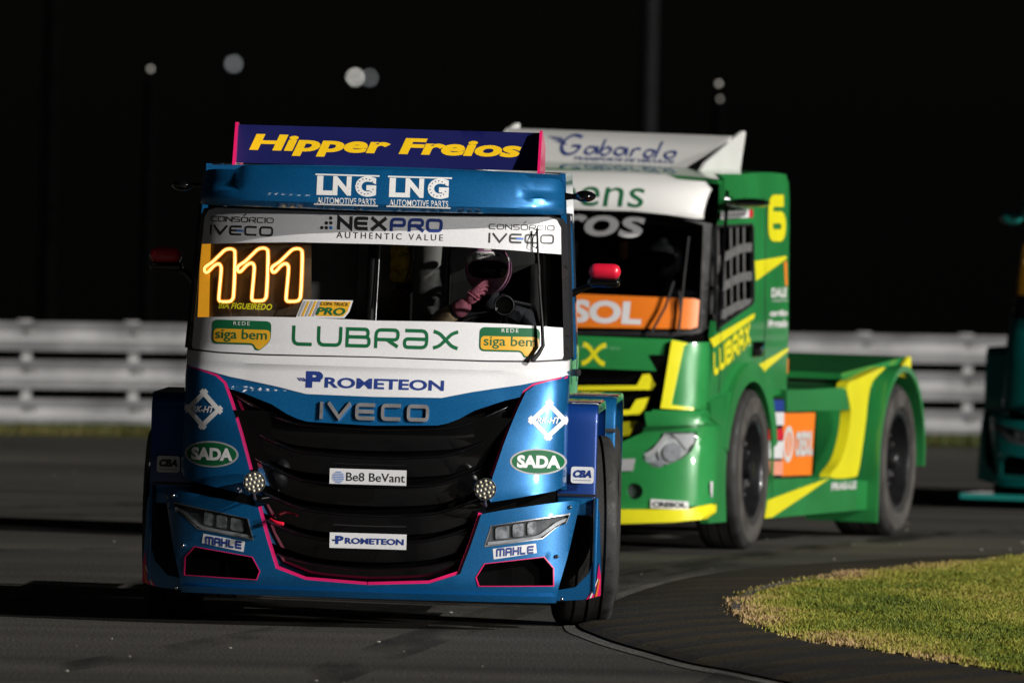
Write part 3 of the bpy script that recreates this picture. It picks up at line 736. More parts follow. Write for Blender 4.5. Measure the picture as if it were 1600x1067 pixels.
def arch(name, yc, zc, ri, ro, x0, x1, a0, a1, m, parent, foot=(0.0, 0.0), n=18, lipw=0.03):
    """mudguard: a curved strip between two angles with legs that run down front and rear."""
    path = []
    for i in range(n + 1):
        a = a0 + (a1 - a0) * i / n; path.append((yc - math.cos(a) * ri, zc + math.sin(a) * ri, math.cos(a), math.sin(a)))
    bm = bmesh.new(); rows = []
    th = ro - ri
    def row(y, z, cy, cz): return [bm.verts.new((x, y - cy * k, z + cz * k)) for x, k in ((x0, 0), (x0, th), (x1, th), (x1, 0))]
    if foot[0]: y, z, c, s = path[0]; rows.append(row(y, z - foot[0], 1, 0))
    rows += [row(*p) for p in path]
    if foot[1]: y, z, c, s = path[-1]; rows.append(row(y, z - foot[1], -1, 0))
    for a, b in zip(rows, rows[1:]):
        for j in range(4): bm.faces.new((a[j], a[(j + 1) % 4], b[(j + 1) % 4], b[j]))
    bm.faces.new(rows[0]); bm.faces.new(rows[-1][::-1])
    return bm_obj(name, bm, m, parent, 40)
def rounded_box_arch(name, y0, y1, z0, z1, x0, x1, rad, m, parent, th=0.03, z0b=None):
    P = rnd([(y0, z0), (y0, z1), (y1, z1), (y1, z0b if z0b is not None else z0)], rad, 8, closed=False)
    bm = bmesh.new(); rows = []
    for i, (y, z) in enumerate(P):
        a = Vector(P[max(i - 1, 0)]); b = Vector(P[min(i + 1, len(P) - 1)]); t = (b - a).normalized(); nx = Vector((t.y, -t.x)) * th
        bev = 0.015
        pts = [(x0, 0), (x0, 1), (x1 - bev, 1), (x1 - bev * .3, .85), (x1, .5), (x1, -.2), (x1 - 0.02, 0)]
        rows.append([bm.verts.new((x, y - nx.x * k * -1 if False else y - nx.x * -k, z + nx.y * k)) for x, k in [(p, 1 - q) for p, q in pts]])
    m_ = len(rows[0])
    for a, b in zip(rows, rows[1:]):
        for j in range(m_): bm.faces.new((a[j], a[(j + 1) % m_], b[(j + 1) % m_], b[j]))
    bm.faces.new(rows[0]); bm.faces.new(rows[-1][::-1])
    return bm_obj(name, bm, m, parent, 40)
def ellipsoid(name, c, s, m, parent, rot=None, n=20):
    bm = bmesh.new(); bmesh.ops.create_uvsphere(bm, u_segments=n, v_segments=n // 2, radius=1.0)
    bmesh.ops.transform(bm, matrix=Matrix.Translation(c) @ (rot.to_4x4() if rot else Matrix.Identity(4)) @ Matrix.Diagonal((*s, 1)), verts=bm.verts[:])
    return bm_obj(name, bm, m, parent, 60)
def sym(P):
    """right half outline (from the middle, round, back to the middle) -> whole outline."""
    P = [(max(0.0, a), b) for a, b in P]; P[0] = (0.0, P[0][1]); P[-1] = (0.0, P[-1][1])
    return P + [(-a, b) for a, b in P[1:-1]][::-1]
lampmid = mat('lamp_grey_tray', (.085, .088, .095), .4, 0, .3, .35, 18.0)
celgrey = mat('lamp_cell', (.42, .43, .45), .25, .3, .6, .5, 26.0)
# ------------------------------------------------------------------ the blue race truck and its teal sister
BX, BY, BYAW, BROLL = -0.724, 72.0, R(-2.0), R(0.42)
B_ROOT = Matrix.Translation((BX, BY, 0)) @ Matrix.Rotation(BYAW, 4, 'Z')
B_BODY = B_ROOT @ Matrix.Rotation(BROLL, 4, 'Y')
bp = Pick(B_BODY)
def hood_crease(x, z):
    a = max(0.0, min(1.0, (z - 1.322) / 0.035)); a = a * a * (3 - 2 * a); f = max(0.0, min(1.0, (0.93 - abs(x)) / 0.25))
    lo = max(0.0, min(1.0, (z - 1.05) / 0.15))
    return 0.022 * (1 - a) * f * lo
FB = Front([(0.08, .12), (0.17, .04), (0.24, 0.0), (0.62, 0.005), (0.70, .02), (0.78, .03), (1.0, .05), (1.15, .085), (1.25, .115), (1.34, .155), (1.42, .205), (1.6, .25), (2.0, .34), (2.2, .385), (2.42, .42)],
           [(0.1, 1.08), (0.69, 1.08), (0.72, 1.005), (1.4, 1.0), (2.2, .952), (2.45, .937)], bow=0.13, extra=hood_crease)
FV = Front([(2.12, .36), (2.145, .25), (2.17, .205), (2.22, .215), (2.30, .245), (2.375, .285), (2.41, .36), (2.45, .62)], [(2.1, .955), (2.3, .95), (2.36, .94), (2.42, .92), (2.5, .88)], 0.12, 0.24, 3.4, extra=lambda x, z: 0.028 * max(0.0, min(1.0, (abs(x) - (.70 + .25 * (2.4 - z))) / .04)) if z > 2.26 else 0.0)
SB = {s: Side([(0.1, 1.0), (0.72, 1.005), (1.4, 1.0), (2.2, .952), (2.45, .937)], s) for s in (-1, 1)}
B = lambda *P: bp.poly(FB, P)
BV = lambda *P: bp.poly(FV, P)
# outlines (right half unless said otherwise), measured on the blue truck, in metres
OUT = dict(
    hood=sym(B((588, 559), (762, 565.5), (836, 566), (879, 564), (891, 561)) + B((891, 588), (850, 598), (822, 610), (813, 620), (788, 626), (742, 641), (717, 654.5), (700, 661), (684, 664.5), (590, 665))),
    hood_white=sym(B((588, 559), (762, 565.5), (836, 566), (879, 564), (891, 561)) + B((891, 586), (850, 594), (813, 601.5), (770, 607.5), (737, 612.5), (690, 621.5), (590, 620))),
    corner=B((891, 588), (858, 595.5), (836, 601.5), (822, 612), (810, 637), (799, 663), (788, 692), (770, 744.5), (762, 775), (767, 784), (800, 779), (833, 773), (868, 766.5), (895, 757)),
    pinkline=B((891, 588), (858, 595.5), (836, 601.5), (822, 612), (810, 637), (799, 663), (788, 692), (770, 744.5)),
    bumper_in=B((752, 803), (736, 851), (719, 896), (671, 911), (580, 913.5)),
    bumper_out=B((580, 931), (760, 936), (869, 938)) + B((872, 920), (886, 872), (898, 820), (906, 785), (896, 781.5), (845, 788), (790, 796)),
    head=B((767, 821), (830, 811), (891.5, 801.5), (885, 817), (869, 824), (848, 842), (756.5, 854.5)),
    intake=B((756.5, 880), (851, 869), (866, 887), (866, 915.5), (747.5, 916), (743, 902)),
    mahle=B((770, 857), (837.5, 848.5), (839, 863.5), (771.5, 873.5)),
    frame=sym(B((592, 331), (860, 337), (879, 342), (890, 352), (891, 563), (836, 567.5), (762, 567), (588, 561))),
    glass=sym(B((592, 334), (858, 339.5), (870, 344), (876.5, 356), (881, 556), (879, 561.5), (836, 564), (762, 563.5), (588, 557.5))),
    band_top=sym(B((592, 334), (858, 339.5), (870, 344), (876.5, 356), (877, 397.5), (800, 391), (722, 386), (592, 381.5))),
    band_low=sym(B((590, 501), (700, 502.5), (790, 506), (879.5, 512), (880.5, 556), (878.5, 561), (836, 563.5), (762, 563), (588, 557))),
    visor=sym(BV((592, 262.5), (740, 267), (806, 269.5), (818, 272), (828, 278), (860, 279), (874, 281), (882, 290), (888, 336), (860, 335.5), (592, 330.5))),
)
def build_cab(root, roll, C, teal_kind=False):
    """cab front, shell, grille, bumper, guards, chassis and wheels of the blue truck's type."""
    X = {}
    # shell
    roofz = 2.385
    sides = []
    for s in (-1, 1):
        fr = [(FB.y(FB.W(z), z) + 0.004, z) for z in (0.74, 0.9, 1.1, 1.3, 1.5, 1.7, 1.9, 2.1, 2.25, 2.38)]
        outl = fr + [(1.95, 2.38), (1.97, 1.25), (1.90, 1.22), (0.62, 1.22), (0.60, 0.74)]
        win = rnd([(0.74, 1.40), (1.62, 1.40), (1.62, 2.13), (0.84, 2.13)], 0.06)
        X['side', s] = panel('side_panel', outl, SB[s], C['body'], root, 0, 0.03, [win], 0.12)
        panel('side_glass', win, SB[s], clear, root, 0.012, 0.004, grid=0.2)
        panel('door_seam', ribbon(rnd([(0.84, 1.28), (0.84, 1.38), (0.98, 2.16), (1.70, 2.16), (1.72, 1.28)], 0.05, closed=False), 0.012), SB[s], ink, root, -0.003, 0.002, grid=None)
        box('door_handle', SB[s].at(1.5, 1.33, -0.012), (0.03, 0.16, 0.035), matte, root, 0.008)
        # gutter strips up the windscreen pillar
        for d, m in ((0.03, matte), (0.075, C['body']), (0.12, matte)):
            panel('pillar_strip', ribbon([(FB.y(FB.W(z), z) + d, z) for z in (1.42, 1.6, 1.8, 2.0, 2.17)], 0.022), SB[s], m, root, -0.016, 0.016, grid=None)
    panel('roof', [(-.93, .62), (.93, .62), (.93, 1.95), (-.93, 1.95)], Top(lambda a, b: 2.39 - 0.02 * a * a), C['body'], root, 0, 0.03, grid=0.2)
    box('back_wall', (0, 1.93, 1.72), (1.88, 0.03, 1.32), cabdark, root, 0.005)
    box('cab_floor', (0, 1.2, 1.06), (1.86, 1.44, 0.04), cabdark, root, 0.005)
    panel('black_filler', sym([(0, .2), (.95, .2), (.95, 1.36), (0, 1.36)]), FB, void, root, 0.16, 0.02, grid=0.15)
    # windscreen
    panel('windscreen_frame', OUT['frame'], FB, ink if not teal_kind else gloss, root, 0.0, 0.03, [OUT['glass']], 0.06)
    X['glass'] = panel('windscreen', OUT['glass'], FB, clear if not teal_kind else darkglass, root, 0.006, 0.005, grid=0.06)
    # nose
    X['hood'] = panel('hood', OUT['hood'], FB, C['body'], root, 0.0, 0.03, grid=0.022)
    panel('hood_livery', OUT['hood_white'], FB, C['hood2'], X['hood'], -0.0032, 0.0028, grid=0.018)
    for s in (1, -1):
        f = (lambda P: P) if s > 0 else mir
        X['corner', s] = panel('corner_panel', f(OUT['corner']), FB, C['body'], root, -0.022, 0.06, grid=0.04)
        panel('trim_line', ribbon([(a - s * .008, b) for a, b in f(OUT['pinkline'])], 0.014), FB, C['trim'], X['corner', s], -0.002, 0.03, grid=None)
    # grille
    box('grille_backing', (0, 0.16, 0.66), (1.5, 0.02, 0.9), void, root)
    edge = lambda z: interp([(0.24, .33), (.30, .47), (.45, .535), (.62, .585), (.80, .635), (1.0, .73), (1.15, .80), (1.25, .84)], z) + 0.02
    for zc, hh, lift in ((0.995, .125, .16), (0.855, .115, .14), (0.705, .115, .12), (0.555, .115, .10), (0.415, .115, .085), (0.295, .07, .05)):
        bm = bmesh.new(); rows = []; nx = 28
        prof = [(.08, -.5), (.03, -.5), (.020, -.45), (.012, -.2), (.004, .1), (.0, .36), (.006, .44), (.03, .5), (.10, .5), (.10, -.5)]
        for i in range(nx + 1):
            u = -1 + 2 * i / nx; k = max(0.0, (abs(u) - .52) / .48); up = lift * k ** 1.3
            xw = edge(zc + lift * .5) * u
            sag = -0.018 * (1 - min(1, abs(u) / .52) ** 2)
            rows.append([bm.verts.new(FB.at(xw, min(1.2, zc + sag + up + b * hh), a + 0.035 + .03 * k)) for a, b in prof])
        for a, b in zip(rows, rows[1:]):
            for j in range(len(prof)): bm.faces.new((a[j], a[(j + 1) % len(prof)], b[(j + 1) % len(prof)], b[j]))
        bm.faces.new(rows[0]); bm.faces.new(rows[-1][::-1])
        gb = bm_obj('grille_bar', bm, gloss, root, 30)
        ed = []
        for i in range(nx + 1):
            u = -1 + 2 * i / nx; k = max(0.0, (abs(u) - .52) / .48); up = lift * k ** 1.3; sag = -0.018 * (1 - min(1, abs(u) / .52) ** 2)
            ed.append(FB.at(edge(zc + lift * .5) * u * .985, min(1.2, zc + sag + up + .44 * hh), .036 + .03 * k))
        tube('glint_bead', ed, .0075, gloss, gb, 10)  # thin bead added to catch glints along the bar
    # bumper with its lamp and intake openings
    half_out, half_in = OUT['bumper_out'], OUT['bumper_in']
    for s in (1, -1):
        f = (lambda P: P) if s > 0 else mir
        outl = [(0.0, half_out[0][1])] + half_out[1:] + half_in[:-1] + [(0.0, half_in[-1][1])]
        bo = panel('bumper', f(outl), FB, C['body'], root, 0.0, 0.10, [f(OUT['head']), f(OUT['intake'])], 0.04)
        X['bumper', s] = bo
        panel('trim_line', ribbon([(a - s * .006 * (1 if abs(a) > .35 else 0), b + .006) for a, b in f(half_in[:-1] + [(0.002, half_in[-1][1])])], 0.018), FB, C['trim'], bo, 0.016, 0.02, grid=None)
        # lower lip
        lip = [(0.0, half_out[0][1] + .022)] + [(a, b + .022) for a, b in half_out[1:3]] + [(a, b - .012) for a, b in half_out[1:3]][::-1] + [(0.0, half_out[0][1] - .012)]
        panel('bumper_lip', f(lip), FB, C['body'], bo, -0.028, 0.10, grid=0.03)
        # intake
        panel('intake_mesh', f(OUT['intake']), FB, void, bo, 0.085, 0.01, grid=None)
        ii = f(OUT['intake']); panel('intake_trim', [ii], FB, C['trim'], bo, -0.004, 0.03, [[(a * .0 + (a - sum(p[0] for p in ii) / len(ii)) * .972 + sum(p[0] for p in ii) / len(ii), (b - sum(p[1] for p in ii) / len(ii)) * .945 + sum(p[1] for p in ii) / len(ii)) for a, b in ii]], None)
        # headlight: dark housing, bright bezel, three reflector cells, curved running light, clear lens
        hd = f(OUT['head']); cx = sum(p[0] for p in hd) / len(hd); cz = sum(p[1] for p in hd) / len(hd)
        sc = lambda k, q=None: [((a - cx) * k + cx, (b - cz) * (q or k) + cz) for a, b in hd]
        hl = panel('headlight', hd, FB, lampmid, bo, 0.03, 0.01, grid=None)
        panel('lamp_bezel', [hd], FB, steel, hl, -0.003, 0.03, [sc(.972, .90)], None)
        lo = lambda px, py: (lambda q: (q[0] * s, q[1]))(bp.p(FB, px, py))
        for k, (x0, x1) in enumerate(((774, 795), (801, 818), (824, 838))):
            top = lambda x: 821 - (x - 767) * .157 + 4; bot = lambda x: 851 - (x - 757) * .13 - 6
            P = [lo(x0, bot(x0)), lo(x1, bot(x1)), lo(x1, top(x1)), lo(x0, top(x0))]; P = P if s > 0 else P[::-1]
            panel('reflector_cell', rnd(P, .012), FB, celgrey, hl, 0.018, 0.012, grid=None)
        drl = catmull([lo(762, 849), lo(800, 845), lo(838, 839), lo(855, 829), lo(870, 818), lo(886, 811)], 4)
        panel('running_light', ribbon(drl, .016), FB, lampsilver, hl, 0.008, 0.02, grid=None)
        panel('lamp_lens', hd, FB, lens, hl, 0.002, 0.004, grid=0.04)
        # round spot lamp with its LEDs
        q = lo(759.5, 763); M_ = Matrix.Translation(FB.at(q[0], q[1], -0.11)) @ Matrix.Rotation(R(-90), 4, 'Z')
        sp = lathe('spot_lamp', [(.001, .022), (.048, .02), (.053, .012), (.056, .022), (.058, .018), (.056, -.04), (.03, -.07), (.001, -.07)], lampmid, root, 28, Matrix.Translation(FB.at(q[0], q[1], -0.11)) @ Matrix.Rotation(R(-90), 4, 'Z'))
        first = None
        for rr, kk in ((.0, 1), (.024, 6), (.043, 10)):
            for i in range(kk):
                a = 2 * math.pi * i / kk + .3; loc = FB.at(q[0], q[1], -0.133) + Vector((rr * math.cos(a), 0, rr * math.sin(a)))
                if first is None: first = ellipsoid('led', (0, 0, 0), (.0075, .006, .0075), led, sp, n=10); first.location = loc
                else: c = first.copy(); COL.objects.link(c); c.location = loc
        tube('lamp_bracket', [FB.at(q[0], q[1] - .05, -0.09), FB.at(q[0], q[1] - .075, -0.06), FB.at(q[0], q[1] - .09, 0.03)], .008, steel, sp)
        # mudguard, tyre gap blade, splitter
        x0, x1 = 0.955, 1.155
        G = rounded_box_arch('mudguard', 0.50, 1.98, 0.70, 1.185, min(s * x0, s * x1) if s > 0 else -x0, s * x1, 0.10, C['guard'], root, 0.04, 0.55)
        X['guard', s] = G
        box('guard_seam', (s * (x0 + x1) / 2, 0.497, 0.712), (0.2, 0.012, 0.012), ink, G, 0)
        box('guard_step', (s * 1.05, 0.53, 0.655), (0.19, 0.06, 0.10), C['body'], root, 0.012)
        FS = FlatFront(0.47)
        lo2 = lambda px, py: (lambda q: (q[0] * s, q[1]))(bp.p(FS, px, py))
        bl = [(929, 782), (937, 800), (939, 890), (938.5, 929), (911, 936.5), (869, 938.5), (869, 922), (899, 917), (920, 896), (927, 875), (931.5, 830), (930.5, 783)]
        P = [lo2(*q) for q in bl]; P = P if s > 0 else P[::-1]
        bd = panel('guard_blade', P, FS, C['body'], root, 0, 0.06, grid=0.06)
        if C.get('blade'):
            for pts, m in (([(916, 936), (938.5, 930), (939, 900), (936, 880), (933, 902), (926, 922)], pink), ([(921, 934), (924, 933.3), (935, 905), (934, 903), (927, 921)], paintwhite), ([(930, 932), (933, 931), (937, 908), (936.3, 903)], orange)):
                P = [lo2(*q) for q in pts]; P = P if s > 0 else P[::-1]
                panel('livery_stripe', P, FS, m, bd, -0.004 if m is pink else -0.008, 0.003, grid=None)
        box('guard_side', (s * 1.16, 0.60, 0.45), (0.018, 0.28, 0.5), C['body'], root, 0.006)
        # rivets
        for px, py in ((890.5, 792), (870, 869), (877.5, 935)):
            q = bp.p(FB, px, py); ellipsoid('bolt_head', FB.at(q[0] * s, q[1], -0.012 if py < 930 else -.03), (.011, .008, .011), chrome, root, n=12)
    # visor and roof front
    X['visor'] = panel('sun_visor', OUT['visor'], FV, C['body'], root, 0, 0.04, grid=0.025)
    # wing on the roof
    FSp = FlatFront(0.95, 0.55, 2.38); X['wing_surf'] = FSp
    wp = [(-.80, 2.388), (.795, 2.388), (.795, 2.588), (-.80, 2.588)]
    X['wing'] = panel('roof_wing', wp, FSp, C['wing'], root, 0, 0.03, grid=0.1)
    for s in (-1, 1):
        pl = panel('wing_endplate', [(0.80, 2.36), (1.62, 2.36), (1.62, 2.51), (1.10, 2.60), (1.02, 2.60)], Side([(0, .806), (3, .806)], s), C['trim'], root, 0, 0.014, grid=0.2)
        box('wing_support', (s * .4, 1.25, 2.42), (0.03, 0.3, 0.09), matte, root, 0.005)
    # mirrors
    for s in (-1, 1) if not teal_kind else ():
        c = Vector((s * 1.16, .82, 1.85)) if s > 0 else Vector((s * 1.14, .82, 1.87))
        bm = bmesh.new(); add_box(bm, c + Vector((0, 0, .025)), (.168, .11, .082), 0.040, seg=5); mi = bm_obj('wing_mirror', bm, C['mirror'], root, 60)
        bm = bmesh.new(); add_box(bm, c + Vector((-.005 * s, 0.004, -.033)), (.172, .095, .05), 0.022, seg=4); bm_obj('mirror_base', bm, gloss, mi, 60)
        box('mirror_glass', c + Vector((0, .052, .0)), (.15, .004, .10), chrome, mi, 0.001)
        tube('mirror_arm', [c + Vector((-.05 * s, 0, -.045)), c + Vector((-.11 * s, .0, -.065)), Vector((s * .965, .80, 1.74))], [.014, .016, .022], gloss, mi)
        cq = Vector((s * 1.05, .62, 2.265)); um = ellipsoid('upper_mirror', cq, (.058, .07, .030), gloss, root)
        tube('mirror_arm', [cq, Vector((s * .99, .6, 2.262)), Vector((s * .93, .6, 2.262))], [.026, .014, .022], gloss, um)
    # wiper
    wip = [(839.6, 357), (841, 400), (844, 450), (846, 500), (848, 541)]
    o = tube('wiper_blade', [FB.at(*bp.p(FB, *q), -0.035) for q in wip], .006, matte, root)
    tube('wiper_arm', [FB.at(*bp.p(FB, *q), -0.05) for q in ((842, 430), (848, 510), (849, 540), (842, 552), (832, 563))], [.005, .008, .011, .012, .014], matte, root)
    tube('wiper_washer_hose', [FB.at(*bp.p(FB, *q), -0.03) for q in ((840, 359), (833, 372), (832, 384), (838, 388), (841, 378))], .003, matte, root)
    if C.get('hook'):
        q0 = bp.p(FB, 423, 812); q1 = bp.p(FB, 444, 818); tube('tow_hook', [FB.at(*q0, 0.02), FB.at(*q0, -0.05), FB.at(*bp.p(FB, 434, 816), -0.075), FB.at(*q1, -0.06)], .011, red, root)
    # chassis and rear
    for s in (-1, 1):
        box('chassis_rail', (s * .42, 3.2, .70), (.09, 4.6, .22), matte, root, 0.01)
        box('side_tank', (s * .80, 2.75, .62), (.42, 1.2, .50), C['body'], root, 0.05)
        rg_ = rounded_box_arch('rear_mudguard', 3.55, 5.05, 0.30, 1.165, s * .86, s * 1.165, 0.16, C['body'], root, 0.03, 0.5)
        box('guard_band', (s * 1.01, 3.545, .985), (.31, .014, .022), ink, rg_, 0.002)
        ellipsoid('bolt_head', (s * 1.09, 3.535, 1.06), (.014, .01, .014), chrome, rg_, n=12)
        wheel(root, s * 1.0, 4.3, .495, .5, .17, s, 0.0, tm=rubber, side=None).rotation_euler = (0, 0, 0)
        wheel(root, s * 1.075, 1.25, .50, .50, .14, s, C['steer'])
    box('rear_deck', (0, 3.2, 1.02), (1.66, 2.3, .05), C['guard'], root, 0.02)
    box('engine_cover', (0, 2.3, 1.18), (.9, .6, .3), matte, root, 0.04)
    box('front_axle', (0, 1.25, .48), (1.9, .12, .12), matte, root, 0.02)
    box('rear_axle', (0, 4.3, .48), (1.7, .14, .14), matte, root, 0.02)
    box('undertray', (0, 1.3, .28), (1.7, 2.2, .03), matte, root, 0.01)
    # dashboard
    bm = bmesh.new(); add_box(bm, (0, .68, 1.46), (1.80, .42, .20), 0.05, seg=3); bm_obj('dashboard', bm, cabdark, root)
    return X
INNER = Front([(z, y + .055) for z, y in FB.prof], FB.width, bow=0.13)
def neon_digits(root, Xf, dig, m_core, m_halo):
    """outline number bent from light tube, standing on the dashboard behind the glass."""
    one = [(321, 425.5), (319.2, 421), (322, 416), (331, 410), (343, 398.5), (352, 390.5), (361, 389), (365.8, 391.5), (367, 397), (366.3, 430), (364.5, 462), (362.5, 468), (358.5, 471), (347, 471.6), (342.6, 470), (341.8, 464), (344, 440), (345.5, 421), (344.5, 415), (341, 412.5), (335, 415), (329, 421), (324.5, 425.5)]
    NS = INNER
    for dx, dy in dig:
        P = [NS.at(*bp.p(NS, x + dx, y + dy)) for x, y in one]
        P = [Vector(p) for p in catmull([tuple(p) for p in P], 3, True)]
        t = tube('number_halo', [p + Vector((0, .014, 0)) for p in P], .0125, m_halo, root, 8, True)
        tube('number_tube', P, .0068, m_core, t, 8, True)
    return NS
blue_truck = thing('race_truck', 'blue race truck in front with glowing 111 number and yellow lettered roof wing', 'race truck', B_ROOT, BROLL, 'race trucks on the track')
CB = dict(body=blue, hood2=white, trim=pink, guard=royal, wing=navy, mirror=red, steer=R(7.0), blade=True, hook=True)
XB = build_cab(blue_truck, BROLL, CB)
for o in blue_truck.children:
    if o.name.split('.')[0] == 'wheel': o.rotation_euler.x = 0; o.rotation_euler.y = 0
# ---- prints on the blue truck
def bc(S, x, y): return bp.p(S, x, y)
PXM = 1 / 302.0
def T(body, S, x, y, w_, h_, m, par, **k): return text(body, S, bc(S, x, y), w_ * PXM, h_ * PXM, m, par, **k)
def TS(body, S, x, y, w_, h_, m, par, **k): return stroke_text(body, S, bc(S, x, y), w_ * PXM, h_ * PXM, m, par, **k)
def PN(name, P, S, m, par, off=-0.0015, th=0.001, grid=None, holes=()): return panel(name, P, S, m, par, off, th, holes, grid)
WS = XB['wing_surf']
T('Hipper Freios', WS, 602, 231.5, 431, 33, yellow, XB['wing'], bold=0.042, shear=0.18, off=-0.0014)
vis = XB['visor']
for dx, dy in ((0, 0), (113.3, 3.4)):
    V_, F_ = strokes('LN', .95, .30, .10, .02); xs = [v[0] for v in V_]
    T('L', FV, 507.5 + dx, 290.0 + dy, 25, 30, paintwhite, vis, bold=0.05); T('N', FV, 534.5 + dx, 290.7 + dy, 29, 30, paintwhite, vis, bold=0.05)
    T('G', FV, 571.5 + dx, 291.6 + dy, 33, 32, paintwhite, vis, bold=0.06)
    q = bc(FV, 571.5 + dx, 291.6 + dy)
    for i in range(13):
        a = 0.65 + i * (2 * math.pi - 1.0) / 12; PN('bearing_dot', ellipse(q[0] + 12.6 * PXM * math.cos(a), q[1] + 12 * PXM * math.sin(a), 1.0 * PXM, 1.0 * PXM, 8), FV, inkblue, vis, -0.0024, 0.0005)
    T('AUTOMOTIVE PARTS', FV, 541 + dx, 314.4 + dy, 92, 9.6, paintwhite, vis, bold=0.004)
    PN('rule_line', ribbon([bc(FV, 493 + dx, 272.6 + dy), bc(FV, 541 + dx, 274 + dy), bc(FV, 593 + dx, 275.4 + dy)], 2.3 * PXM), FV, paintwhite, vis, -0.0014, .001, 0.03)
    PN('rule_line', ribbon([bc(FV, 490.5 + dx, 319 + dy), bc(FV, 541 + dx, 320.5 + dy), bc(FV, 590.5 + dx, 322 + dy)], 2.3 * PXM), FV, paintwhite, vis, -0.0014, .001, 0.03)
bt = panel('windscreen_banner', OUT['band_top'], FB, white, blue_truck, 0.0, 0.003, grid=0.03)
bl_ = panel('windscreen_banner', OUT['band_low'], FB, white, blue_truck, 0.0, 0.003, grid=0.03)
for cx, cy, ix, iy in ((378, 343.3, 377, 360.5), (815, 355.3, 814.5, 373)):
    TS('CONSÓRCIO', FB, cx, cy, 102, 8.6, ink, bt, wt=.17, asp=1.15, gap=.16, r=.3)
    TS('IVECO', FB, ix, iy, 102, 15.6, ink, bt, wt=.21, asp=1.35, gap=.22, r=.28)
    PN('letter_bar', rect(*bc(FB, ix - 2, iy + .2), 11 * PXM, 3.0 * PXM), FB, iconblue, bt, -0.0024, .001)
TS('NEX', FB, 566, 349.3, 79, 21.5, ink, bt, wt=.26, asp=1.0, gap=.12, r=.22)
TS('PRO', FB, 650.5, 351.8, 83, 21.5, inkblue, bt, wt=.24, asp=1.05, gap=.14, r=.3)
T('AUTHENTIC VALUE', FB, 609, 369.3, 167, 9.8, ink, bt, space=1.45)
for i, (x, y, m) in enumerate(((503, 356, ink), (510, 356, ink), (517, 356, iconblue), (510, 348.5, ink), (517, 348.5, ink), (517, 341, ink))):
    PN('logo_dot', ellipse(*bc(FB, x, y), 2.7 * PXM, 2.7 * PXM, 14), FB, m, bt, -0.0014, .001)
# lower banner
lub = []
TS('LUBRax'.replace('x', 'x'), FB, 586, 528, 261, 31.5, vgreen, bl_, wt=.175, asp=1.3, gap=.2, r=.3)
for bx, by, rx, ry, tx, ty in ((377.3, 523.5, 377.5, 505.3, 377, 524.5), (796, 535, 797, 516.5, 797, 535.5)):
    c = bc(FB, bx, by); W_, H_ = 94 * PXM, 46 * PXM
    def loc(u, v): return (c[0] + u * W_, c[1] + v * H_)
    sh = rnd([loc(-.5, .5), loc(.5, .5), loc(.5, -.18), loc(.32, -.5), loc(.24, -.5), loc(.2, -.32), loc(-.5, -.32)], 9 * PXM)
    PN('sponsor_sticker', sh, FB, vgreen, bl_, -0.0014, .001, .03)
    ins = rnd([loc(-.475, .20), loc(.488, .20), loc(.488, -.17), loc(.33, -.46), loc(.27, -.46), loc(.20, -.26), loc(-.475, -.26)], 7 * PXM)
    PN('sticker_field', ins, FB, amber, bl_, -0.0024, .0008, .03)
    T('REDE', FB, rx, ry, 26, 5.6, paintwhite, bl_, space=1.3, off=-0.0034, bold=.0)
    T('siga bem', FB, tx, ty, 82, 19.5, vgreen, bl_, bold=.008, off=-0.0034)
# hood
hd_ = XB['hood']
T('P', FB, 491.5, 592.5, 27, 26.5, inkblue, hd_, bold=.055, off=-.0048)
T('ROMETEON', FB, 600.5, 600, 187, 16.5, inkblue, hd_, bold=.03, off=-.0048)
for i in range(3): PN('logo_dash', [bc(FB, 464 + i * 4.2, 590), bc(FB, 466.6 + i * 4.2, 590), bc(FB, 471 + i * 4.2, 595), bc(FB, 468.4 + i * 4.2, 595)], FB, inkblue, hd_, -.0048, .001)
PN('logo_dash', [bc(FB, 472, 593.2), bc(FB, 501, 594), bc(FB, 501, 596.4), bc(FB, 474, 595.4)], FB, inkblue, hd_, -.0056, .001)
# raised chrome letters
V_, F_ = strokes('IVECO', 1.35, .22, .34, .22)
xs = [v[0] for v in V_]; cen = bc(FB, 585, 643.2); Wd, Hd = 171 * PXM, 26.5 * PXM
x0, x1 = min(xs), max(xs)
cursor = 0.0
for ch in 'IVECO':
    g, aw = GL[ch]; aw *= 1.35
    Vc, Fc = strokes(ch, 1.35, .22, .2, .22)
    sx = Wd / (x1 - x0)
    P3 = [((cursor + a - x0) * sx - Wd / 2 + cen[0], (b - .5) * Hd + cen[1]) for a, b in Vc]
    bm = bmesh.new(); fr = [bm.verts.new(FB.at(a, b, -.016)) for a, b in P3]; bk = [bm.verts.new(FB.at(a, b, 0.0)) for a, b in P3]
    seen = {}
    for t in Fc:
        for i in range(3): seen[(t[i], t[(i + 1) % 3])] = 1
    for t in Fc: bm.faces.new([fr[i] for i in t])
    for (i, j) in seen:
        if (j, i) not in seen: bm.faces.new((fr[i], fr[j], bk[j], bk[i]))
    bm_obj('raised_letter', bm, brushed, hd_, 25)
    cursor += aw + .34 + .22
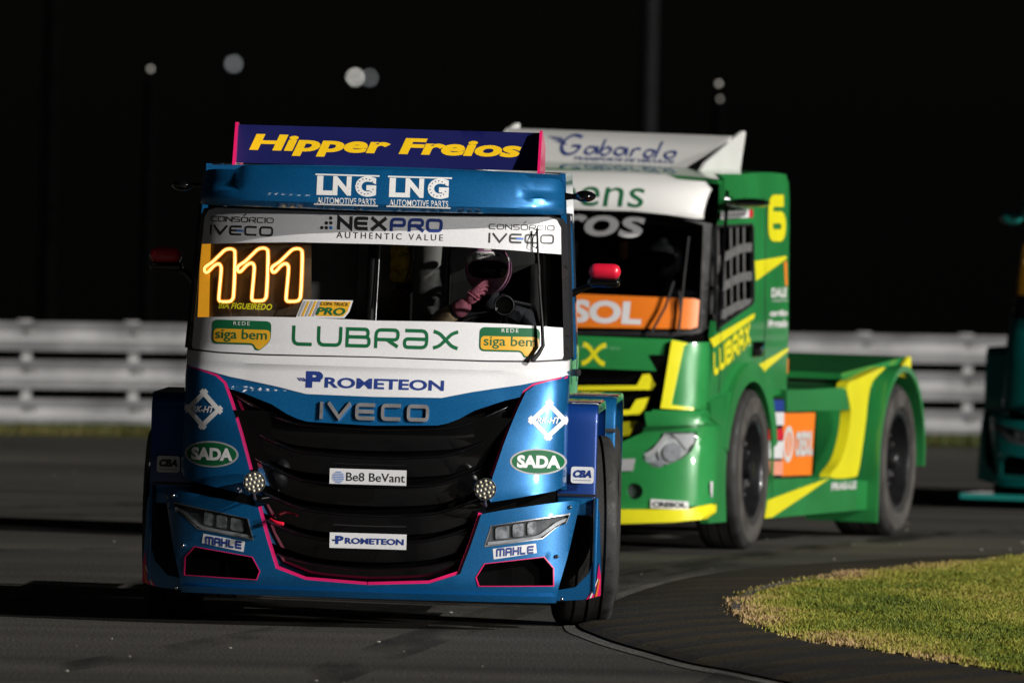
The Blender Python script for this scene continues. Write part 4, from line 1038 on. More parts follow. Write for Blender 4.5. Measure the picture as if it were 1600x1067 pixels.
# plates on the grille
for py, nm in ((745, 0), (845, 1)):
    FPl = FlatFront(-0.035); c = bc(FPl, 575, py); pl = panel('sponsor_plate', rect(*c, 120 * PXM, 24 * PXM), FPl, white, blue_truck, 0, .012, grid=None)
    if nm == 0:
        T('Be8 BeVant', FPl, 587, 745.6, 92, 13.5, ink, pl, bold=.006)
        for i in range(7):
            h_ = 9.5 * math.sqrt(max(0, 1 - ((i - 3) / 3.4) ** 2)); q = bc(FPl, 529, 745); PN('logo_line', rect(q[0], q[1] + (i - 3) * 2.7 * PXM, h_ * 2 * PXM, 1.0 * PXM), FPl, iconblue, pl, -.003, .001)
    else:
        T('P', FPl, 530.5, 843, 13, 13, inkblue, pl, bold=.055); T('ROMETEON', FPl, 585, 845.5, 92, 9.6, inkblue, pl, bold=.04)
        for i in range(3): PN('logo_dash', [bc(FPl, 519 + i * 2.2, 842), bc(FPl, 520.4 + i * 2.2, 842), bc(FPl, 523 + i * 2.2, 844.6), bc(FPl, 521.6 + i * 2.2, 844.6)], FPl, inkblue, pl, -.003, .001)
# corner panel stickers, both sides
for s, (ex, ey), (dx, dy), (kx, ky) in ((1, (841, 721), (857.5, 656.5), (910, 742)), (-1, (330.5, 709), (317.6, 639), (263, 725))):
    par = XB['corner', s]; c = bc(FB, ex, ey)
    PN('sponsor_sticker', ellipse(*c, 43.5 * PXM, 20.5 * PXM, 44), FB, stickgrey, par, -.0235, .001, .02)
    PN('sticker_field', ellipse(*c, 40.5 * PXM, 18 * PXM, 44), FB, vgreen, par, -.0245, .0008, .02)
    T('SADA', FB, ex + 1, ey, 67, 20, stickwhite, par, bold=.05, off=-.0257)
    q = bc(FB, dx, dy); a, b = 25 * PXM, 25 * PXM
    cn = [(q[0] - a, q[1]), (q[0], q[1] - b), (q[0] + a, q[1]), (q[0], q[1] + b)]
    st4 = []
    for i in range(4):
        u, v = Vector(cn[i]), Vector(cn[(i + 1) % 4]); d = (v - u).normalized(); st4.append(ribbon([u - d * .022, v + d * .022], .024))
    PN('sponsor_sticker', st4, FB, stickwhite, par, -.0238, .001, .02)
    T('RK-HT', FB, dx, dy, 37, 10, stickwhite, par, bold=.03, shear=.3, off=-.0252)
    G = XB['guard', s]; FG = FlatFront(0.4595); q = bc(FG, kx, ky)
    PN('club_sticker', rnd(rect(*q, 36 * PXM, 26 * PXM), 5 * PXM), FG, stickwhite, G, -.0015, .001)
    T('CBA', FG, kx, ky - 2, 29, 12, inkblue if s > 0 else ink, G, bold=.06, shear=.25, off=-.0032)
    PN('rule_line', rect(q[0], q[1] - 8 * PXM, 27 * PXM, 1.2 * PXM), FG, greyink, G, -.003, .001)
    par = XB['bumper', s]; f = (lambda P: P) if s > 0 else mir
    mm = f(OUT['mahle']); PN('sponsor_sticker', mm, FB, white, par, -.0015, .001, .02)
    cx = sum(p[0] for p in mm) / 4; cz = sum(p[1] for p in mm) / 4
    V_, F_ = strokes('MAHLE', .95, .26, .10, .12)
    place_print('lettering', V_, F_, FB, inkblue, par, (cx, cz), 58 * PXM, 13.0 * PXM, -.0027, 0, .02, (min(v[0] for v in V_), max(v[0] for v in V_), 0, 1), skew=s * .105)
board = mat('glow_board_brown', (.085, .065, .045), .5, 0, 0, .2, 20)  # added sheet behind the digits, there to catch their glow
# things behind the glass
NS = neon_digits(blue_truck, None, ((0, 0), (51.5, -1.2), (105, -0.4)), neon_core, neon_halo)
P = [bp.p(NS, *q) for q in ((314, 372), (329, 372), (326, 505), (308, 505))]
nb = [bp.p(NS, *q) for q in ((317, 378), (486, 381), (486, 498), (312, 497))]
panel('glow_board', nb, INNER, board, blue_truck, .035, .006, grid=.06)
panel('amber_strip', P, INNER, amberplate, blue_truck, .02, .006, grid=.05)
for a, b in (((355, 471), (363, 500)), ((404, 471), (404, 500)), ((458, 471), (438, 500))): tube('number_wire', [NS.at(*bp.p(NS, *a), 0.0), NS.at(*bp.p(NS, *b), 0.01)], .0016, brownpanel, blue_truck, 5)
T('BIA FIGUEIREDO', FB, 383, 478.5, 86, 9.6, lemon, XB['glass'], bold=.02, shear=.25, off=.0045)
st = [bc(FB, *q) for q in ((462, 496.5), (474, 468), (551.7, 469.5), (546, 487), (538, 497))]
ps = PN('series_sticker', st, FB, white, blue_truck, 0.0, .002, .05)
PN('sticker_field', [bc(FB, *q) for q in ((494, 493.5), (502, 470.5), (548.6, 471.4), (542.8, 487), (536, 494.3))], FB, amber, ps, -.0015, .0008)
for i in range(5): PN('sticker_stripe', [bc(FB, *q) for q in ((465 + i * 5.6, 494), (475 + i * 5.6, 470.5), (478.6 + i * 5.6, 470.5), (468.6 + i * 5.6, 494))], FB, greyink if i % 2 == 0 else amber, ps, -.0015, .0008)
T('COPA TRUCK', FB, 523, 475, 44, 5.2, ink, ps, bold=.01, shear=.2, off=-.0036); T('PRO', FB, 517, 486.3, 46, 12, vgreen, ps, bold=.03, shear=.2, off=-.0036)
box('wall_panel', (-.42, 1.55, 1.80), (1.0, .03, .62), greyplate, blue_truck, .01)
box('wall_panel', (-.06, 1.45, 1.80), (.20, .02, .62), greyplate, blue_truck, .01)
lathe('air_duct', [(.088, -.4), (.090, -.2), (.090, .4)], ductgrey, blue_truck, 28, Matrix.Translation((.235, 1.15, 1.80)) @ Matrix.Rotation(R(90), 4, 'Y'))
box('foil_panel', (.075, 1.32, 1.93), (.12, .02, .30), foil, blue_truck, .004)
box('foil_panel', (.075, 1.30, 1.66), (.10, .02, .16), brownpanel, blue_truck, .004)
for a, b, r_ in (((-.07, .72, 1.2), (-.05, .82, 2.32), .024), ((-.86, .75, 1.2), (-.84, .85, 2.3), .024), ((.86, .75, 1.2), (.84, .85, 2.3), .024), ((-.84, .85, 2.28), (.84, .85, 2.28), .024), ((-.85, 1.5, 1.2), (-.82, 1.5, 2.3), .024), ((.33, 1.6, 1.2), (.33, 1.6, 2.3), .02)):
    tube('roll_cage_tube', [a, b], r_, matte, blue_truck, 12)
tube('centre_rod', [(-.03, .70, 1.5), (-.015, .78, 2.1)], .0045, steel, blue_truck)
tube('cable', [(.03, 1.2, 1.5), (.07, 1.22, 1.7), (.12, 1.24, 1.85), (.13, 1.2, 2.05)], .004, ink, blue_truck)
# ------------------------------------------------------------------ drivers
skin_m = mat('skin', (0.45, 0.24, 0.16), 0.5, 0, 0, 0.1, 20)
suit_dark = mat('dark_race_suit', (0.010, 0.011, 0.016), 0.8, 0, 0, 0.2, 14, 0.3, 30)
suit_tan = mat('tan_sleeve', (0.48, 0.34, 0.20), 0.8, 0, 0, 0.15, 14, 0.3, 30)
glove_m = mat('pink_glove', (0.62, 0.18, 0.26), 0.65, 0, 0, 0.2, 18, 0.3, 40)
helm_pink = mat('pink_helmet', (0.72, 0.30, 0.52), 0.25, 0, 0.8, 0.3, 16)
helm_white = mat('white_helmet_stripe', (0.82, 0.80, 0.78), 0.3, 0, 0.5, 0.05)
def skin_obj(name, V, E, Rr, m, parent, root_i=0, sub=2):
    me = bpy.data.meshes.new(name); me.from_pydata([tuple(v) for v in V], E, []); o = bpy.data.objects.new(name, me); COL.objects.link(o)
    md = o.modifiers.new('skin', 'SKIN'); 
    if not me.skin_vertices: me.skin_vertices.new()
    for i, r in enumerate(Rr): me.skin_vertices[0].data[i].radius = (r, r) if not isinstance(r, tuple) else r
    me.skin_vertices[0].data[root_i].use_root = True
    sb = o.modifiers.new('sub', 'SUBSURF'); sb.levels = sub; sb.render_levels = sub
    dg = bpy.context.evaluated_depsgraph_get(); dg.update()
    m2 = bpy.data.meshes.new_from_object(o.evaluated_get(dg)); bpy.data.objects.remove(o); bpy.data.meshes.remove(me)
    m2.polygons.foreach_set('use_smooth', [True] * len(m2.polygons)); m2.name = name; m2.materials.clear()
    return link(name, m2, m, parent)
class Ell:
    def __init__(s, c, r): s.c, s.r = Vector(c), r
    def at(s, a, b, off=0.0):
        u = (a - s.c.x) / s.r[0]; v = (b - s.c.z) / s.r[2]; q = u * u + v * v
        if q > .985: k = math.sqrt(.985 / q); u *= k; v *= k; q = .985
        k = 1 - off / s.r[0]
        return Vector((s.c.x + u * s.r[0] * k, s.c.y - s.r[1] * math.sqrt(1 - q) * k, s.c.z + v * s.r[2] * k))
    def cols(s): return None
    back = Vector((0, 1, 0))
def hand(name, wrist, fwd, up, thumb, s, m, parent, curl=1.0):
    """glove with palm and five bent fingers; fwd = along the fingers, up = back of the hand, thumb = thumb side."""
    f, u, t = fwd.normalized(), up.normalized(), thumb.normalized(); w = wrist
    V = [w, w + f * .035 * s, w + f * .075 * s]; E = [(0, 1), (1, 2)]; Rr = [.026 * s, (.036 * s), (.032 * s)]
    for k, (off, ln) in enumerate(((.032, .85), (.011, 1.0), (-.011, .95), (-.031, .75))):
        base = w + f * .088 * s + t * off * s; d1 = (f * .8 - u * .6 * curl).normalized(); d2 = (f * (.2 - .4 * (curl - 1)) - u).normalized(); d3 = (-f * .7 * curl - u * .6).normalized()
        p1 = base + d1 * .036 * ln * s; p2 = p1 + d2 * .026 * ln * s; p3 = p2 + d3 * .02 * ln * s
        i = len(V); V += [base, p1, p2, p3]; E += [(2, i), (i, i + 1), (i + 1, i + 2), (i + 2, i + 3)]; Rr += [.0105 * s, .010 * s, .0095 * s, .008 * s]
    i = len(V); V += [w + f * .03 * s + t * .036 * s, w + f * .062 * s + t * .052 * s - u * .012 * s, w + f * .088 * s + t * .045 * s - u * .028 * s]; E += [(1, i), (i, i + 1), (i + 1, i + 2)]; Rr += [.014 * s, .0115 * s, .0095 * s]
    return skin_obj(name, V, E, Rr, m, parent, 1)
def driver(M, label, hc, elbow, wrist, suit, sleeve, glove, helm, stripe, printed):
    p = thing('person', label, 'person', M, None, 'truck drivers')
    hx, hy, hz = hc
    pel = Vector((hx, hy + .22, hz - .78)); V = [pel, (hx, hy + .2, hz - .55), (hx, hy + .16, hz - .36), (hx, hy + .09, hz - .20), (hx, hy + .03, hz - .08)]
    E = [(0, 1), (1, 2), (2, 3), (3, 4)]; Rr = [.15, .135, (.17), .07, .06]
    def add(pts, rr, frm):
        for q, r in zip(pts, rr):
            V.append(tuple(q)); Rr.append(r); E.append((frm, len(V) - 1)); frm = len(V) - 1
        return frm
    add([(hx - .20, hy + .13, hz - .27), elbow, wrist], [.075, .055, .042], 2)
    lw = Vector((hx + .12, hy - .22, hz - .36))
    add([(hx + .20, hy + .13, hz - .27), (hx + .29, hy - .02, hz - .48), lw], [.075, .055, .042], 2)
    for sgn in (-1, 1): add([(hx + sgn * .1, hy + .15, hz - .80), (hx + sgn * .12, hy - .22, hz - .66), (hx + sgn * .11, hy - .36, hz - .74)], [.10, .075, .05], 0)
    skin_obj('body', V, E, Rr, suit, p)
    el, wr = Vector(elbow), Vector(wrist)
    d = (wr - el).normalized()
    skin_obj('sleeve', [el + d * .02, el.lerp(wr, .45), el.lerp(wr, .72)], [(0, 1), (1, 2)], [.064, .058, .054], sleeve, p)
    skin_obj('glove_cuff', [el.lerp(wr, .62), el.lerp(wr, .85), wr], [(0, 1), (1, 2)], [.060, .050, .034], glove, p)
    hand('glove', wr - d * .01, (Vector((.55, -.1, .75))).normalized(), Vector((-.45, -.75, .3)), Vector((.2, .5, .8)), 1.05, glove, p)
    hand('glove', lw, Vector((-.3, -.7, .4)), Vector((.3, -.5, .7)), Vector((-.8, .2, .2)), 1.0, glove, p)
    # helmet: open-faced shell, tinted visor, head with a face behind it
    r = (.124, .150, .138); Es = Ell(hc, r)
    face = [(hx + a * .124, hz + b * .138) for a, b in rnd([(-.78, .20), (-.4, .32), (.4, .32), (.78, .20), (.84, -.02), (.74, -.26), (.35, -.36), (-.35, -.36), (-.74, -.26), (-.84, -.02)], .25)]
    face = [(hx + (a - hx), b) for a, b in face]
    full = ellipse(hx, hz, .124 * .985, .138 * .985, 48)
    hl = panel('helmet', full, Es, helm, p, 0, .012, [face], .018)
    bm = bmesh.new(); bmesh.ops.create_uvsphere(bm, u_segments=28, v_segments=18, radius=1)
    bmesh.ops.bisect_plane(bm, geom=bm.verts[:] + bm.edges[:] + bm.faces[:], plane_co=(0, -.18, 0), plane_no=(0, -1, 0), clear_outer=True)
    bmesh.ops.transform(bm, matrix=Matrix.Translation(hc) @ Matrix.Diagonal((*r, 1)), verts=bm.verts[:]); bm_obj('helmet_shell', bm, helm, hl, 60)
    panel('helmet_stripe', [(hx + a * .124, hz + b * .138) for a, b in [(-.86, .20), (-.45, .35), (.45, .35), (.86, .20), (.88, .42), (.5, .64), (-.5, .64), (-.88, .42)]], Es, stripe, hl, -.003, .003, grid=.02)
    panel('helmet_flash', [(hx + a * .124, hz + b * .138) for a, b in [(-.2, .7), (.42, .69), (.25, .93), (.05, .95)]], Es, stripe, hl, -.003, .003, grid=.02)
    if printed: text(printed, Es, (hx, hz + .51 * .138), .115, .014, ink, hl, -.006, bold=.04)
    panel('visor', face, Es, darkglass, hl, -.002, .003, grid=.02)
    ellipsoid('head', (hx, hy + .01, hz - .01), (.085, .105, .115), skin_m, p)
    ellipsoid('nose', (hx, hy - .10, hz - .03), (.014, .02, .024), skin_m, p, n=10)
    for sgn in (-1, 1): ellipsoid('eye', (hx + sgn * .032, hy - .083, hz + .005), (.013, .010, .008), paintwhite, p, n=10); ellipsoid('iris', (hx + sgn * .032, hy - .0925, hz + .005), (.0055, .003, .0055), ink, p, n=8)
    return p
hq = bp.p(FlatFront(1.05), 763, 420); eq = bp.p(FlatFront(.98), 672, 512); wq = bp.p(FlatFront(.84), 733, 473)
person1 = driver(B_BODY, 'driver in pink and white helmet lifting a pink gloved hand behind the windscreen', (hq[0], 1.05, hq[1]), (eq[0], .98, eq[1]), (wq[0], .84, wq[1]), suit_dark, suit_tan, glove_m, helm_pink, helm_white, 'PROMETEON')
# steering wheel, seat and round fan
sw = bmesh.new(); n = 30; cen = Vector((hq[0] + .02, .80, 1.49)); up_ = Vector((0, .5, .86)); rt = Vector((1, 0, 0))
add_tube(sw, [cen + rt * .20 * math.cos(2 * math.pi * i / n) + up_ * .20 * math.sin(2 * math.pi * i / n) * .8 for i in range(n)], .014, 8, True)
for a in (0, 2.1, 4.2): add_tube(sw, [cen, cen + rt * .2 * math.cos(a) + up_ * .16 * math.sin(a)], .012, 6)
bm_obj('steering_wheel', sw, matte, blue_truck)
bm = bmesh.new(); add_box(bm, (hq[0], 1.42, 1.62), (.46, .10, .72), .04, Matrix.Rotation(R(-8), 3, 'X')); add_box(bm, (hq[0] - .24, 1.36, 1.72), (.06, .24, .36), .025); add_box(bm, (hq[0] + .24, 1.36, 1.72), (.06, .24, .36), .025); add_box(bm, (hq[0], 1.22, 1.08), (.46, .5, .10), .03)
bm_obj('seat', bm, cabdark, blue_truck)
fq = bp.p(FlatFront(.52), 788, 477); FM = Matrix.Translation((fq[0], .52, fq[1])) @ Matrix.Rotation(R(-90), 4, 'Z')
fan = lathe('dash_fan', [(.001, .0), (.038, .0), (.044, .012), (.050, .018), (.056, .012), (.058, -.02), (.05, -.05), (.001, -.05)], gloss, blue_truck, 30, FM)
lathe('fan_ring', [(.046, .016), (.0495, .022), (.053, .016)], steel, fan, 30, FM)
tube('fan_stem', [(fq[0], .53, fq[1] - .05), (fq[0], .55, 1.5)], .016, gloss, fan)
bm = bmesh.new(); add_tube(bm, [(fq[0] + .04, .56, fq[1] + .02), (fq[0] + .15, .62, fq[1]), (fq[0] + .2, .7, fq[1] - .2)], .01, 6); bm_obj('hose', bm, matte, blue_truck)
# ------------------------------------------------------------------ green and yellow race truck
GX, GY, GYAW, GROLL = 0.075, 85.9, R(-15.7), R(0.8)
G_ROOT = Matrix.Translation((GX, GY, 0)) @ Matrix.Rotation(GYAW, 4, 'Z'); G_BODY = G_ROOT @ Matrix.Rotation(GROLL, 4, 'Y')
gp = Pick(G_BODY)
green_truck = thing('race_truck', 'green and yellow race truck with white roof wing following behind the blue one', 'race truck', G_ROOT, GROLL, 'race trucks on the track')
gr = green_truck
GF = Front([(.05, .10), (.12, .03), (.2, 0), (.5, 0), (.66, .015), (.74, .05), (.80, .03), (.9, .04), (1.05, .07), (1.3, .11), (1.37, .15), (1.42, .16), (2.1, .32), (2.3, .36), (2.4, .4)],
           [(.05, 1.13), (.84, 1.13), (.90, 1.07), (1.37, 1.06), (2.2, 1.04), (2.45, 1.02)], .08, .30, 3.6)
GV = Front([(2.02, .24), (2.06, .17), (2.12, .15), (2.2, .18), (2.28, .25), (2.33, .36), (2.38, .52)], [(2.0, 1.05), (2.25, 1.04), (2.4, .98)], .07, .30, 3.4)
GS = {s: Side([(.05, 1.06), (1.37, 1.06), (2.2, 1.04), (2.45, 1.02)], s) for s in (-1, 1)}
G = lambda *P: gp.poly(GF, P)
GVp = lambda *P: gp.poly(GV, P)
S1 = GS[1]; GSp = lambda *P: gp.poly(S1, P)
def both(name, P, S, m, off, th, holes=(), grid=.05, sides=(1, -1), par=None):
    o = None
    for s in sides:
        f = (lambda Q: Q) if s > 0 else mir
        o2 = panel(name, f(P), S, m, par or gr, off, th, [f(h) for h in holes], grid); o = o or o2
    return o
panel('black_filler', sym([(0, .2), (1.0, .2), (1.0, 1.36), (0, 1.36)]), GF, void, gr, .2, .02, grid=.15)
gvis = panel('sun_visor', sym(GVp((845, 265), (950, 267), (1039, 272), (1056, 279.5), (1100, 283.5), (1110, 296), (1110, 326), (1097, 342), (1088, 342), (1040, 335), (990, 330), (898, 327.5), (845, 327))), GV, paintwhite, gr, 0, .04, grid=.03)
gfr = sym(G((840, 330), (1000, 332), (1085, 344), (1112, 350), (1112, 512), (1095, 520), (1050, 526), (840, 521)))
ggl = sym(G((840, 334), (1000, 336), (1078, 346), (1099, 352), (1093, 512), (1086, 516), (1050, 518), (840, 516)))
panel('windscreen_frame', gfr, GF, matte, gr, 0, .03, [ggl], .07)
gg = panel('windscreen', ggl, GF, darkglass, gr, .006, .005, grid=.07)
strip_ = panel('windscreen_banner', sym(G((840, 456), (901, 459), (1085, 466.5), (1093, 469), (1090, 511), (1080, 514), (904, 511.5), (840, 510))), GF, orange, gr, -.001, .003, grid=.05)
GPX = 1 / 253.0
def GT(body, S, x, y, w_, h_, m, par, **k): return text(body, S, gp.p(S, x, y), w_ * GPX, h_ * GPX, m, par, **k)
GT('CRESOL', GF, 893, 485.5, 222, 36, white, strip_, bold=.045)
GT('ros', GF, 939, 353, 136, 33, white, gg, bold=.02, shear=.15, off=.004)
GT('bens', GV, 938, 300, 140, 45, vgreen, gvis, bold=.0)
# nose, grille, yellow blades
nose = panel('hood', sym(G((842, 522), (1050, 530), (1062, 532), (1052, 575), (1044, 580), (842, 572))), GF, green, gr, 0, .03, grid=.04)
stroke_text('LUBRAx', GF, (0.0, gp.p(GF, 921, 553)[1]), .95, 38 * GPX, lemon, nose, wt=.2, asp=1.3, gap=.16, r=.3)
box('grille_backing', (0, .17, .78), (1.7, .02, .9), void, gr)
for P in ([(842, 576), (1036, 581), (1028, 600), (842, 596)], [(842, 622), (1022, 626), (1016, 641), (842, 638)], [(842, 656), (1008, 660), (1000, 676), (842, 674)]): panel('grille_bar', sym(G(*P)), GF, gloss, gr, .05, .06, grid=.05)
for P in ([(842, 604), (994, 602), (1003, 585), (1027, 582.5), (1026, 598), (1017, 609), (842, 611)], [(842, 643), (983, 640), (993, 624), (1012, 621), (1005, 638), (997, 648), (842, 651)], [(842, 662), (965, 660), (994, 657), (982, 680), (965, 682), (842, 685)]): panel('grille_blade', sym(G(*P)), GF, lemon, gr, .015, .05, grid=.05)
crn = both('corner_panel', G((1056, 531), (1078, 536), (1114, 534), (1114, 640), (1080, 639), (1036, 637)), GF, green, -.03, .08)
both('trim_line', G((1053, 531), (1078, 536), (1071, 541), (1051, 632), (1098, 636), (1098, 640), (1035, 637.5)), GF, lemon, -.045, .02)
ghd = G((1006, 716), (1010, 706), (1030, 690), (1036, 677), (1046, 674), (1092, 675), (1091, 690), (1082, 706), (1067, 717), (1034, 730), (1022, 729))
gbu = both('bumper', [(0.0, gp.p(GF, 842, 693)[1])] + G((975, 690), (1006, 676), (1022, 640), (1068, 641), (1125, 641), (1150, 668), (1150, 790), (960, 797)) + [(0.0, gp.p(GF, 842, 797)[1])], GF, green, -.04, .10, [ghd, ellipse(*gp.p(GF, 994, 767), .05, .05, 24)])
both('bumper_step', G((1012, 643), (1070, 641), (1150, 643), (1150, 664), (1080, 664), (1016, 666)), GF, green, -.075, .06)
both('front_lip', [(0.0, gp.p(GF, 842, 795)[1])] + G((965, 795), (1080, 795), (1150, 788), (1150, 801), (1110, 810), (1060, 815), (965, 818)) + [(0.0, gp.p(GF, 842, 818)[1])], GF, lemon, -.08, .14)
for s in (1, -1):
    f = (lambda P: P) if s > 0 else mir; h = f(ghd)
    hh = panel('headlight', h, GF, lampsilver, gr, -.005, .01, grid=None)
    c = gp.p(GF, 1052, 706); c = (c[0] * s, c[1]); panel('projector', ellipse(*c, .052, .058, 26), GF, lampsilver, hh, -.026, .015, grid=None); panel('reflector_cell', ellipse(*c, .085, .082, 26), GF, paintwhite, hh, -.014, .008, grid=None)
    P = f(G((1052, 678), (1091, 677), (1088, 690), (1074, 702), (1064, 690))); panel('reflector_cell', P, GF, paintwhite, hh, -.02, .012, grid=None)
    dl = [gp.p(GF, *q) for q in ((1010, 712), (1024, 704), (1036, 690), (1044, 679))]; dl = [(a * s, b) for a, b in dl]
    panel('running_light', ribbon(catmull(dl, 4), .03), GF, paintwhite, hh, -.03, .02, grid=None)
    P = f(G((1018, 722), (1034, 716), (1040, 724), (1030, 728))); panel('indicator', P, GF, lampsilver, hh, -.015, .008, grid=None)
    panel('lamp_lens', h, GF, lens, hh, -.042, .004, grid=.04)
    q = gp.p(GF, 994, 767); fl = lathe('fog_lamp', [(.001, .0), (.035, -.005), (.045, .01), (.05, .0), (.05, -.06)], lampgrey, gr, 24, Matrix.Translation(GF.at(q[0] * s, q[1], -.0)) @ Matrix.Rotation(R(-90), 4, 'Z'))
pl = panel('sponsor_sticker', G((1020, 779), (1079, 783), (1079, 796), (1020, 793)), GF, white, gbu, -.05, .003, grid=None)
GT('CRESOL', GF, 1049, 788, 50, 8.5, ink, pl, bold=.05, off=-.052)
panel('sponsor_sticker', rnd(G((1117, 752), (1129, 752), (1129, 776), (1117, 777)), .02), GF, white, gbu, -.05, .003, grid=None)
panel('sponsor_sticker', G((968, 717), (996, 716), (992, 735), (966, 736)), GF, greyink, gbu, -.05, .003, grid=None)
# cab shell
gh = rnd(GSp((1119, 352), (1178, 349), (1179, 474), (1118, 517)), .06)
zt = 2.33
for s in (-1, 1):
    fr = [(GF.y(GF.W(z), z) - .01, z) for z in (.92, 1.1, 1.3, 1.5, 1.8, 2.0, 2.15, 2.25, 2.32)]
    outl = fr + [(.62, 2.355), (2.25, 2.355), (2.31, 2.30), (2.33, .98), (2.0, .96), (1.85, 1.0)] + [(1.32 + .60 * math.cos(a), .5 + .60 * math.sin(a)) for a in [R(t) for t in range(55, 131, 6)]] + [(.80, .92)]
    sp_ = panel('side_panel', outl, GS[s], green, gr, 0, .035, [gh], .10)
    if s > 0: gsp = sp_
panel('side_window_frame', gh, S1, matte, gr, -.003, .02, [[(sum(p[0] for p in gh) / len(gh) + (a - sum(p[0] for p in gh) / len(gh)) * .93, sum(p[1] for p in gh) / len(gh) + (b - sum(p[1] for p in gh) / len(gh)) * .95) for a, b in gh]], None)
# window net: separate straps woven across the opening
ys = [p[0] for p in gh]; y0, y1 = min(ys), max(ys)
strap = mat('net_strap', (0.085, 0.085, 0.085), 0.8, 0, 0, .25, 30, .4, 80)
for i in range(1, 6):
    a = y0 + (y1 - y0) * i / 6
    tube('net_strap', [S1.at(a - .02, 2.04, .03), S1.at(a - .06, 1.8, .015), S1.at(a - .02, 1.6, .02), S1.at(a + .03, 1.36 + .05 * i / 6, .03)], .010, strap, gr, 6)
for zc in (1.86, 1.68, 1.51):
    pts = [(y0 + .01, zc - .05), (y0 + (y1 - y0) * .3, zc - .015), (y0 + (y1 - y0) * .65, zc + .03), (y1 - .01, zc + .04)]
    panel('net_strap', ribbon(catmull(pts, 4), .055), S1, strap, gr, .006, .006, grid=None)
panel('roof', [(-1.0, .70), (1.0, .70), (1.0, 2.28), (-1.0, 2.28)], Top(lambda a, b: 2.345 + .05 * math.sin(min(1, max(0, (b - .6) / 1.7)) * math.pi * .7) - .03 * a * a), green, gr, 0, .03, grid=.12)
box('back_wall', (0, 2.27, 1.65), (2.04, .03, 1.36), cabdark, gr, .005)
box('cab_floor', (0, 1.3, 1.0), (2.0, 1.8, .04), cabdark, gr, .005)
bm = bmesh.new(); add_box(bm, (0, .66, 1.34), (1.9, .4, .16), .05, seg=3); bm_obj('dashboard', bm, cabdark, gr)
panel('pillar_strip', ribbon([(GF.y(GF.W(z), z) + .03, z) for z in (1.38, 1.6, 1.9, 2.12, 2.25)], .05), S1, gloss, gr, -.012, .015, grid=None)
panel('door_seam', ribbon(rnd([(.66, 1.0), (.66, 1.36), (.78, 2.2), (1.72, 2.2), (1.74, 1.1)], .05, closed=False), .012), S1, ink, gsp, -.002, .002, grid=None)
for s in (-1, 1):
    panel('wing_panel', [(.34, .95), (.36, .2), (.80, .2)] + [(1.32 + .575 * math.cos(a), .5 + .575 * math.sin(a)) for a in [R(t) for t in range(200, 110, -8)]] + [(1.12, 1.12), (.85, 1.0)], Side([(0, 1.10), (.9, 1.10), (1.1, 1.07)], s), green, gr, 0, .05, grid=.08)
# flank prints
def SP(name, P, m, off=-.002): return panel(name, GSp(*P), S1, m, gsp, off, .0015, grid=.08)
SP('livery_stripe', [(1179, 408), (1228, 400), (1229, 404), (1181, 439)], lemon)
SP('livery_stripe', [(1108.5, 530), (1179, 489), (1178, 497), (1115, 543)], lemon)
SP('livery_stripe', [(1172.6, 577), (1231, 543), (1231.5, 548), (1197, 577), (1188, 592)], lemon)
SP('livery_stripe', [(1225, 410), (1229, 408), (1230, 446), (1227, 447)], orange)
def sidetxt(body, px, py, wpx, hpx, m, **k):
    a0 = gp.p(S1, px - wpx / 2, py); a1 = gp.p(S1, px + wpx / 2, py); c = ((a0[0] + a1[0]) / 2, (a0[1] + a1[1]) / 2)
    return text(body, S1, c, abs(a1[0] - a0[0]), hpx * GPX, m, gsp, off=-.0025, **k)
q6a = gp.p(S1, 1199.5, 341); q6b = gp.p(S1, 1227, 341); stroke_text('6', S1, ((q6a[0] + q6b[0]) / 2, q6a[1]), q6b[0] - q6a[0], 74 * GPX, lemon, gsp, wt=.26, asp=.95, off=-.005, r=.2)
a0 = gp.p(S1, 1114, 570); a1 = gp.p(S1, 1171, 520)
stroke_text('LUBRAx', S1, ((a0[0] + a1[0]) / 2, (a0[1] + a1[1]) / 2), math.hypot(a1[0] - a0[0], a1[1] - a0[1]), 38 * GPX, lemon, gsp, wt=.26, asp=1.0, gap=.12, off=-.005, rot=math.atan2(a1[1] - a0[1], a1[0] - a0[0]))
sidetxt('DALE', 1217, 457, 24, 15, paintwhite, bold=.05); sidetxt('transportes', 1218, 470, 24, 5, paintwhite)
sidetxt('cartão', 1216, 489, 28, 10, paintwhite, bold=.04); sidetxt('Mercado', 1215, 505, 30, 13, paintwhite, bold=.05)
SP('name_strip', [(1126, 331), (1170, 328), (1170, 340), (1126, 343)], white); SP('flag_patch', [(1170, 328), (1176, 327.5), (1176, 339.5), (1170, 340)], red); SP('name_bar', [(1130, 335), (1164, 332.5), (1164, 336.5), (1130, 339)], greyink, -.004)
hq2 = gp.p(S1, 1182, 545); box('door_handle', S1.at(hq2[0], hq2[1], -.01), (.03, .24, .10), gloss, gr, .015)
q = gp.p(S1, 1155, 316); ellipsoid('upper_mirror', (1.16, q[0] - .25, q[1] - .0), (.10, .42, .035), gloss, gr); tube('mirror_arm', [(1.14, q[0] - .25, q[1]), (1.03, q[0] - .35, q[1] + .02)], .02, gloss, gr)
q = gp.p(S1, 1233, 572); box('marker_lamp', (1.03, 2.36, q[1]), (.05, .04, .10), orange, gr, .008)
